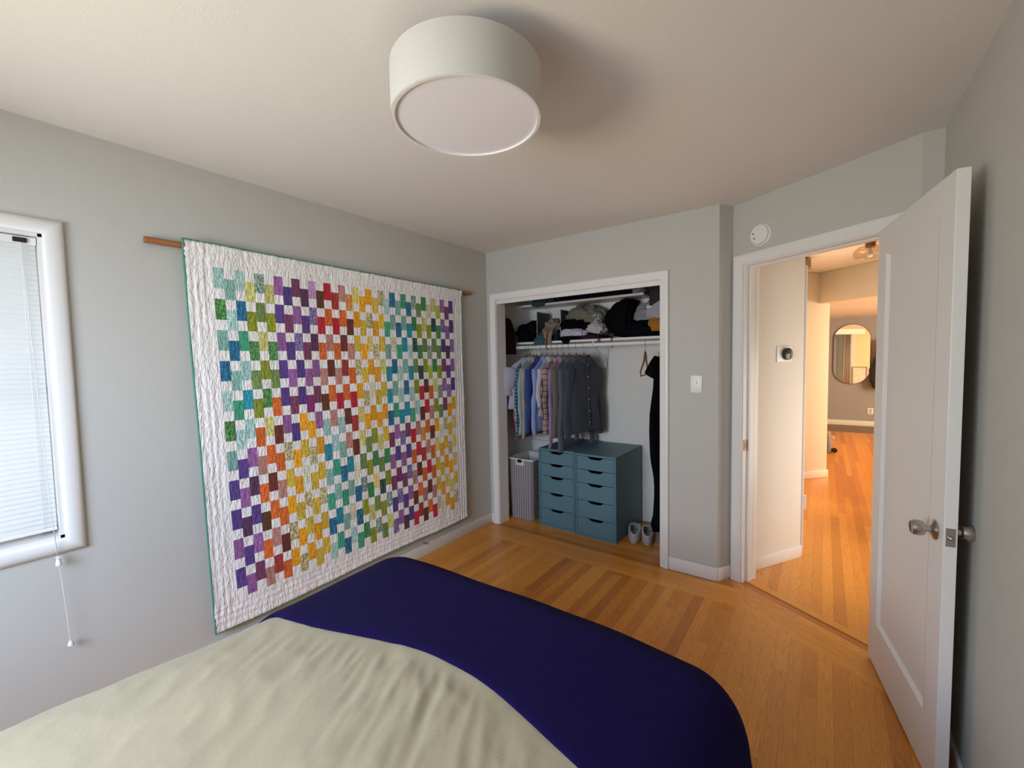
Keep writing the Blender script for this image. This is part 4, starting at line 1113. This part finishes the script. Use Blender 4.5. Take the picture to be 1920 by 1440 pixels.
# ------------------------------------------------------------------ drawer units
def drawer_unit(label, x, y, rot=0):
    T = thing('drawer_unit', label, 'drawer unit', (x, y, 0), rot)
    w_, dp, h_ = .36, .58, .70; tk = .015
    bm = bmesh.new()
    add_box(bm, (0, 0, 0), (tk, dp, h_-.018), .001); add_box(bm, (w_-tk, 0, 0), (w_, dp, h_-.018), .001)
    add_box(bm, (0, 0, h_-.018), (w_, dp, h_), .0015); add_box(bm, (tk, .004, 0), (w_-tk, dp, .022), 0); add_box(bm, (tk, dp-.01, .022), (w_-tk, dp, h_-.018))
    finish('carcass', bm, M['teal'], T, world=False)
    hs = [.112, .112, .146, .146, .142]; z = h_-.021
    for hh in hs:
        z1 = z; z0 = z-hh+.004
        nw, nd, cx = .074, .021, w_/2
        pts = [(tk+.003, z0), (w_-tk-.003, z0), (w_-tk-.003, z1), (cx+nw, z1), (cx+nw-.012, z1-.006), (cx+nw-.028, z1-nd+.003), (cx+nw-.040, z1-nd), (cx-nw+.040, z1-nd), (cx-nw+.028, z1-nd+.003), (cx-nw+.012, z1-.006), (cx-nw, z1), (tk+.003, z1)]
        bm = bmesh.new()
        f0 = [bm.verts.new((p[0], .003, p[1])) for p in pts]; f1 = [bm.verts.new((p[0], .018, p[1])) for p in pts]
        n_ = len(pts); bm.faces.new(f0); bm.faces.new(f1[::-1])
        for k in range(n_): bm.faces.new((f0[k], f1[k], f1[(k+1) % n_], f0[(k+1) % n_]))
        bmesh.ops.recalc_face_normals(bm, faces=bm.faces[:])
        d_ = finish('drawer', bm, M['teal'], T, world=False)
        bm = bmesh.new(); add_box(bm, (tk+.012, .018, z0+.006), (w_-tk-.012, .030, z1-nd-.012)); add_box(bm, (tk+.012, .018, z0+.004), (w_-tk-.012, dp-.05, z0+.010))
        add_box(bm, (tk+.012, .018, z0+.006), (tk+.020, dp-.05, z1-.03)); add_box(bm, (w_-tk-.020, .018, z0+.006), (w_-tk-.012, dp-.05, z1-.03))
        finish('drawer_box', bm, M['tealin'], d_, world=False)
        z = z0-.004
    return T
drawer_unit('blue grey five-drawer unit on the left, beside the woven hamper', .411, 3.192)
drawer_unit('blue grey five-drawer unit on the right, beside the slippers', .786, 3.172)
tag(finish('remote_control', place(box((-.02, -.035, 0), (.02, .035, .012), .004), (.60, 3.25, .462), (R(20), 0, .3)), mat('remote_grey', (.35, .35, .37), .5)), 'small grey item glimpsed in the third drawer slot of the left unit', 'gadget')

# ------------------------------------------------------------------ hamper
hp = thing('laundry_hamper', 'grey woven rectangular laundry hamper left of the drawers', 'hamper', (.20, 3.38, 0))
def weave_mat():
    m = bpy.data.materials.new('woven_paper'); m.use_nodes = True; nt = m.node_tree; b = nt.nodes['Principled BSDF']; L = nt.links.new
    tc = node(nt, 'ShaderNodeTexCoord'); sp = node(nt, 'ShaderNodeSeparateXYZ'); L(tc.outputs['Object'], sp.inputs[0])
    def mm(op, a, c=None):
        n = node(nt, 'ShaderNodeMath', operation=op)
        for i, v in enumerate((a, c)):
            if v is None: continue
            if isinstance(v, (int, float)): n.inputs[i].default_value = v
            else: L(v, n.inputs[i])
        return n.outputs[0]
    ax = mm('MULTIPLY', mm('ADD', sp.outputs[0], sp.outputs[1]), 2*PI/.026); az = mm('MULTIPLY', sp.outputs[2], 2*PI/.016)
    wv = mm('MULTIPLY', mm('SINE', ax), mm('SINE', az))
    row = mm('ABSOLUTE', mm('SINE', mm('MULTIPLY', sp.outputs[2], PI/.008)))
    hgt = mm('ADD', mm('MULTIPLY', wv, .5), row)
    bp = node(nt, 'ShaderNodeBump'); bp.inputs['Strength'].default_value = 1; bp.inputs['Distance'].default_value = .004; L(hgt, bp.inputs['Height']); L(bp.outputs[0], b.inputs['Normal'])
    cr = node(nt, 'ShaderNodeValToRGB'); cr.color_ramp.elements[0].position = .0; cr.color_ramp.elements[0].color = (.13, .118, .118, 1); cr.color_ramp.elements[1].position = .9; cr.color_ramp.elements[1].color = (.52, .485, .50, 1)
    L(mm('ADD', mm('MULTIPLY', mm('SINE', ax), .28), mm('MULTIPLY', mm('ADD', hgt, .5), .45)), cr.inputs[0]); L(cr.outputs[0], b.inputs['Base Color']); b.inputs['Roughness'].default_value = .8
    return m
M['weave'] = weave_mat()
def tapered_shell(x0, x1, y0, y1, h, tap, th, z0=0):
    bm = bmesh.new()
    def loop(off, z, t_): return [bm.verts.new(p) for p in ((x0-t_+off, y0-t_+off, z), (x1+t_-off, y0-t_+off, z), (x1+t_-off, y1+t_-off, z), (x0-t_+off, y1+t_-off, z))]
    a = loop(0, z0, 0); b = loop(0, h, tap); c = loop(th, h, tap); d = loop(th, z0+.01, 0)
    for p, q in ((a, b), (b, c), (c, d)):
        for k in range(4): bm.faces.new((p[k], p[(k+1) % 4], q[(k+1) % 4], q[k]))
    bm.faces.new(a[::-1]); bm.faces.new(d); bmesh.ops.recalc_face_normals(bm, faces=bm.faces[:]); return bm
bm = tapered_shell(.078, .322, 3.222, 3.53, .562, .010, .008)
bmesh.ops.bevel(bm, geom=[e for e in bm.edges if abs(e.verts[0].co.z-e.verts[1].co.z) > .3], offset=.012, segments=3, affect='EDGES')
finish('basket', bm, M['weave'], hp)
M['liner'] = K('liner_cotton', '#c9c6c0')
bm = tapered_shell(.088, .312, 3.232, 3.52, .566, .010, .003, .12)
add_box(bm, (.062, 3.206, .556), (.338, 3.214, .572), .002); add_box(bm, (.062, 3.538, .556), (.338, 3.546, .572), .002); add_box(bm, (.060, 3.206, .556), (.068, 3.546, .572), .002); add_box(bm, (.332, 3.206, .556), (.340, 3.546, .572), .002)
finish('liner', bm, M['liner'], hp)
bm = box((.150, 3.204, .508), (.238, 3.214, .556), .003); finish('handle', bm, M['liner'], hp)
finish('grip_hole', lathe([(0, 0), (.022, 0), (.022, .002), (0, .002)], 24, Matrix.Translation((.194, 3.2045, .550)) @ Matrix.Rotation(R(90), 4, 'X') @ Matrix.Scale(1.3, 4, (1, 0, 0)) @ Matrix.Scale(.75, 4, (0, 1, 0))), M['black'], hp)

# ------------------------------------------------------------------ slippers
def slipper(label, x, y, rot):
    T = thing('slipper', label, 'slipper', (x, y, 0), rot, 'pair of slippers on the closet floor')
    # local: toe at +y, heel at -y
    def outline(f):  # half width at f 0..1 heel->toe
        return .041+.010*math.sin(f*PI)+.008*smooth01((f-.35)/.4)-.0*f
    bm = bmesh.new(); n = 28; L_ = .27
    pts = []
    for k in range(n):
        a = 2*PI*k/n; yy = L_/2*math.cos(a); f = (yy+L_/2)/L_; sn = math.sin(a); pts.append((outline(f)*math.copysign(abs(sn)**.6, sn), yy))
    add_prism(bm, pts, 0, .018, bev=.004)
    finish('sole', bm, mat('slipper_sole', (.42, .36, .33), .9), T, smooth=40, world=False)
    bm = bmesh.new(); rings = []; m_ = 24
    for j in range(11):
        g = j/10; ring = []
        for k in range(m_):
            a = 2*PI*k/m_; yy = math.cos(a); f = (yy+1)/2
            hh = .048+.020*smooth01((f-.3)/.5)
            sh = 1-.10*g-.28*max(0, g-.6)
            ring.append(bm.verts.new((outline(f)*.97*math.copysign(abs(math.sin(a))**.6, math.sin(a))*sh, L_/2*.97*yy*(1-.05*g)+(-.022*g*max(0, yy) if g > .6 else 0), .016+hh*math.sin(g*PI/2))))
        rings.append(ring)
    for A_, B2 in zip(rings, rings[1:]):
        for k in range(m_): bm.faces.new((A_[k], A_[(k+1) % m_], B2[(k+1) % m_], B2[k]))
    # toe cap cover
    top = rings[-1]
    for k in range(0, 4):
        bm.faces.new((top[k], top[k+1], top[(m_-k-1) % m_], top[(m_-k) % m_])) if k else bm.faces.new((top[0], top[1], top[m_-1]))
    ub = finish('upper', bm, mat('slipper_felt', (.36, .31, .31), .95, bump=.4, bscale=200, sheen=.2), T, smooth=True, world=False)
    sm = ub.modifiers.new('t', 'SOLIDIFY'); sm.thickness = .006; sm.offset = 0
    bm = tube([tuple(v) for v in [(outline((math.cos(2*PI*k/32)+1)/2)*.97*math.sin(2*PI*k/32)*.80, L_/2*.97*math.cos(2*PI*k/32)*.93, .066+.020*smooth01(((math.cos(2*PI*k/32)+1)/2-.3)/.5)) for k in range(5, 29)]], .006, 8)
    finish('fleece_rim', bm, mat('slipper_fleece', (.62, .60, .57), .95, bump=.8, bscale=250), T, smooth=True, world=False)
    bm = bmesh.new(); pts2 = [(p[0]*.82, p[1]*.85) for p in pts]; add_prism(bm, pts2, .018, .026)
    finish('insole', bm, mat('slipper_insole', (.5, .48, .46), .95), T, world=False)
slipper('left slipper of the grey pair beside the right drawer unit', 1.215, 3.395, R(17))
slipper('right slipper of the grey pair under the black dress', 1.318, 3.42, R(15))

# ------------------------------------------------------------------ hall things
mr = thing('wall_mirror', 'oblong mirror with rounded ends on the far wall', 'mirror', (2.90, 11.3, .86))
def stadium(cx, cz, w_, h_, n=24, rr=None):
    r_ = w_/2 if rr is None else rr; P = []
    for (sx_, sz_, a0) in ((1, 1, 0), (-1, 1, 90), (-1, -1, 180), (1, -1, 270)):
        for k in range(n+1):
            a = R(a0+90*k/n); P.append((cx+sx_*(w_/2-r_)+r_*math.cos(a), cz+sz_*(h_/2-r_)+r_*math.sin(a)))
    return P
MY = Matrix(((1, 0, 0, 0), (0, 0, -1, 11.30), (0, 1, 0, 0), (0, 0, 0, 1)))   # local xy -> world xz, z -> -y
bm = prism(stadium(2.90, 1.475, .605, 1.235), 0, .018, MY); finish('mirror_frame', bm, mat('mirror_frame_metal', (.12, .09, .07), .4, .7), mr)
bm = prism(stadium(2.90, 1.475, .590, 1.220), .018, .0195, MY); finish('mirror_glass', bm, mat('mirror_silver', (.92, .92, .92), .01, 1.0), mr)
ol = thing('wall_outlet', 'small white electrical outlet low on the far wall under the mirror', 'outlet', (3.225, 11.3, .25))
finish('outlet_plate', box((3.180, 11.294, .250), (3.270, 11.30, .374), .002), M['whitep'], ol)
bm = bmesh.new(); add_box(bm, (3.206, 11.291, .318), (3.244, 11.296, .352), .004); add_box(bm, (3.206, 11.291, .272), (3.244, 11.296, .306), .004); finish('socket', bm, mat('socket_grey', (.4, .36, .34), .5), ol)
# puffer coat
bm = bmesh.new(); N = 36; rings = []
for k in range(44):
    f = k/43; z = 1.74-.96*f; wx = .05+.15*smooth01(f*1.5); puff = 1+.07*abs(math.sin(f*PI*9)); wx *= puff*(1-.25*smooth01((f-.8)/.2))
    rings.append([bm.verts.new((3.395+wx*math.cos(a), 11.18+.085*math.sin(a)*puff, z)) for a in [2*PI*i/N for i in range(N)]])
for A_, B2 in zip(rings, rings[1:]):
    for k in range(N): bm.faces.new((A_[k], A_[(k+1) % N], B2[(k+1) % N], B2[k]))
bm.faces.new(rings[0]); bm.faces.new(rings[-1][::-1]); bmesh.ops.recalc_face_normals(bm, faces=bm.faces[:])
tag(finish('puffer_coat', bm, mat('coat_nylon', (.02, .017, .018), .5), smooth=True), 'black puffer coat hanging on the far wall right of the mirror', 'coat')
tag(finish('coat_hook', tube([(3.395, 11.30, 1.80), (3.395, 11.24, 1.79), (3.395, 11.18, 1.74)], .012, 8), M['bronze'], smooth=True), 'bronze hook carrying the black puffer coat', 'hook')
# case on floor
cs = thing('floor_case', 'small grey upright case with silver top on the hall floor', 'case', (2.50, 8.0, 0))
bm = lathe([(0, .29), (.05, .285), (.080, .26), (.086, .22), (.086, .02), (.072, 0), (0, 0)], 28, Matrix.Translation((2.49, 8.0, 0))); finish('case_body', bm, mat('case_grey', (.20, .19, .20), .5), cs, smooth=35)
bm = bmesh.new()
for dx in (-.03, 0, .03): add_tube(bm, [(2.50+dx, 7.96, .26), (2.50+dx, 7.96, .325)], .008, 8)
add_box(bm, (2.555, 7.95, .20), (2.595, 8.0, .26), .01); finish('clasp', bm, mat('case_silver', (.7, .7, .72), .3, .6), cs, smooth=35)
finish('wheel', lathe([(0, -.02), (.035, -.02), (.038, 0), (.035, .02), (0, .02)], 20, Matrix.Translation((2.598, 7.97, .045)) @ Matrix.Rotation(R(90), 4, 'X')), M['black'], cs, smooth=35)
# hall ceiling light
hlm = thing('hall_ceiling_light', 'clear glass dome ceiling light in the hall beyond the doorway', 'ceiling light', (2.76, 4.82, H))
HM = Matrix.Translation((2.76, 4.82, 0))
finish('light_cap', lathe([(0, 2.385), (.030, 2.385), (.036, 2.40), (.036, H), (0, H)], 24, HM), M['bronze'], hlm, smooth=35)
mg = thin_glass('dome_glass', (.93, .88, .80), .10); 
bm = lathe([(.04, 2.398), (.085, 2.392), (.112, 2.37), (.118, 2.34), (.110, 2.305), (.107, 2.306), (.114, 2.34), (.109, 2.368), (.083, 2.388), (.04, 2.394)], 32, HM); finish('glass_dome', bm, mg, hlm, smooth=True)
finish('bulb', lathe([(0, 2.30), (.014, 2.305), (.022, 2.325), (.020, 2.345), (.010, 2.37), (.010, 2.386), (0, 2.386)], 16, HM), M['whitep'], hlm, smooth=True)
tag(finish('door_chime', box((2.262, 5.15, 2.335), (2.335, 5.30, 2.425), .004), mat('chime_brown', (.25, .16, .09), .6)), 'small brown chime box high on the hall wall past the side door', 'chime')
# things seen in the mirror
bm = bmesh.new(); g0 = []; g1 = []
for i in range(61):
    x = 2.95+.16*i/60; y = 5.17+.028*math.sin(i*.62); g0.append([bm.verts.new((x, y, .05)), bm.verts.new((x, y, 2.1))])
for a_, b2 in zip(g0, g0[1:]): bm.faces.new((a_[0], b2[0], b2[1], a_[1]))
o = finish('curtain', bm, K('curtain_white', '#d8d6d0'), smooth=True); sm = o.modifiers.new('t', 'SOLIDIFY'); sm.thickness = .004
tag(o, 'white curtain by the hall wall, seen in the oblong mirror', 'curtain')
pf = thing('framed_picture', 'framed pale print on the warm wall, seen in the oblong mirror', 'picture', (3.33, 5.42, .50))
bm = bmesh.new()
for lo, hi in (((3.15, 5.42, .5), (3.52, 5.445, .53)), ((3.15, 5.42, 1.05), (3.52, 5.445, 1.08)), ((3.15, 5.42, .53), (3.18, 5.445, 1.05)), ((3.49, 5.42, .53), (3.52, 5.445, 1.05))): add_box(bm, lo, hi, .002)
finish('picture_frame', bm, mat('frame_grey', (.30, .26, .22), .5), pf)
finish('print', box((3.18, 5.42, .53), (3.49, 5.43, 1.05)), mat('print_paper', (.72, .66, .56), .7, var=.4, vscale=9), pf)
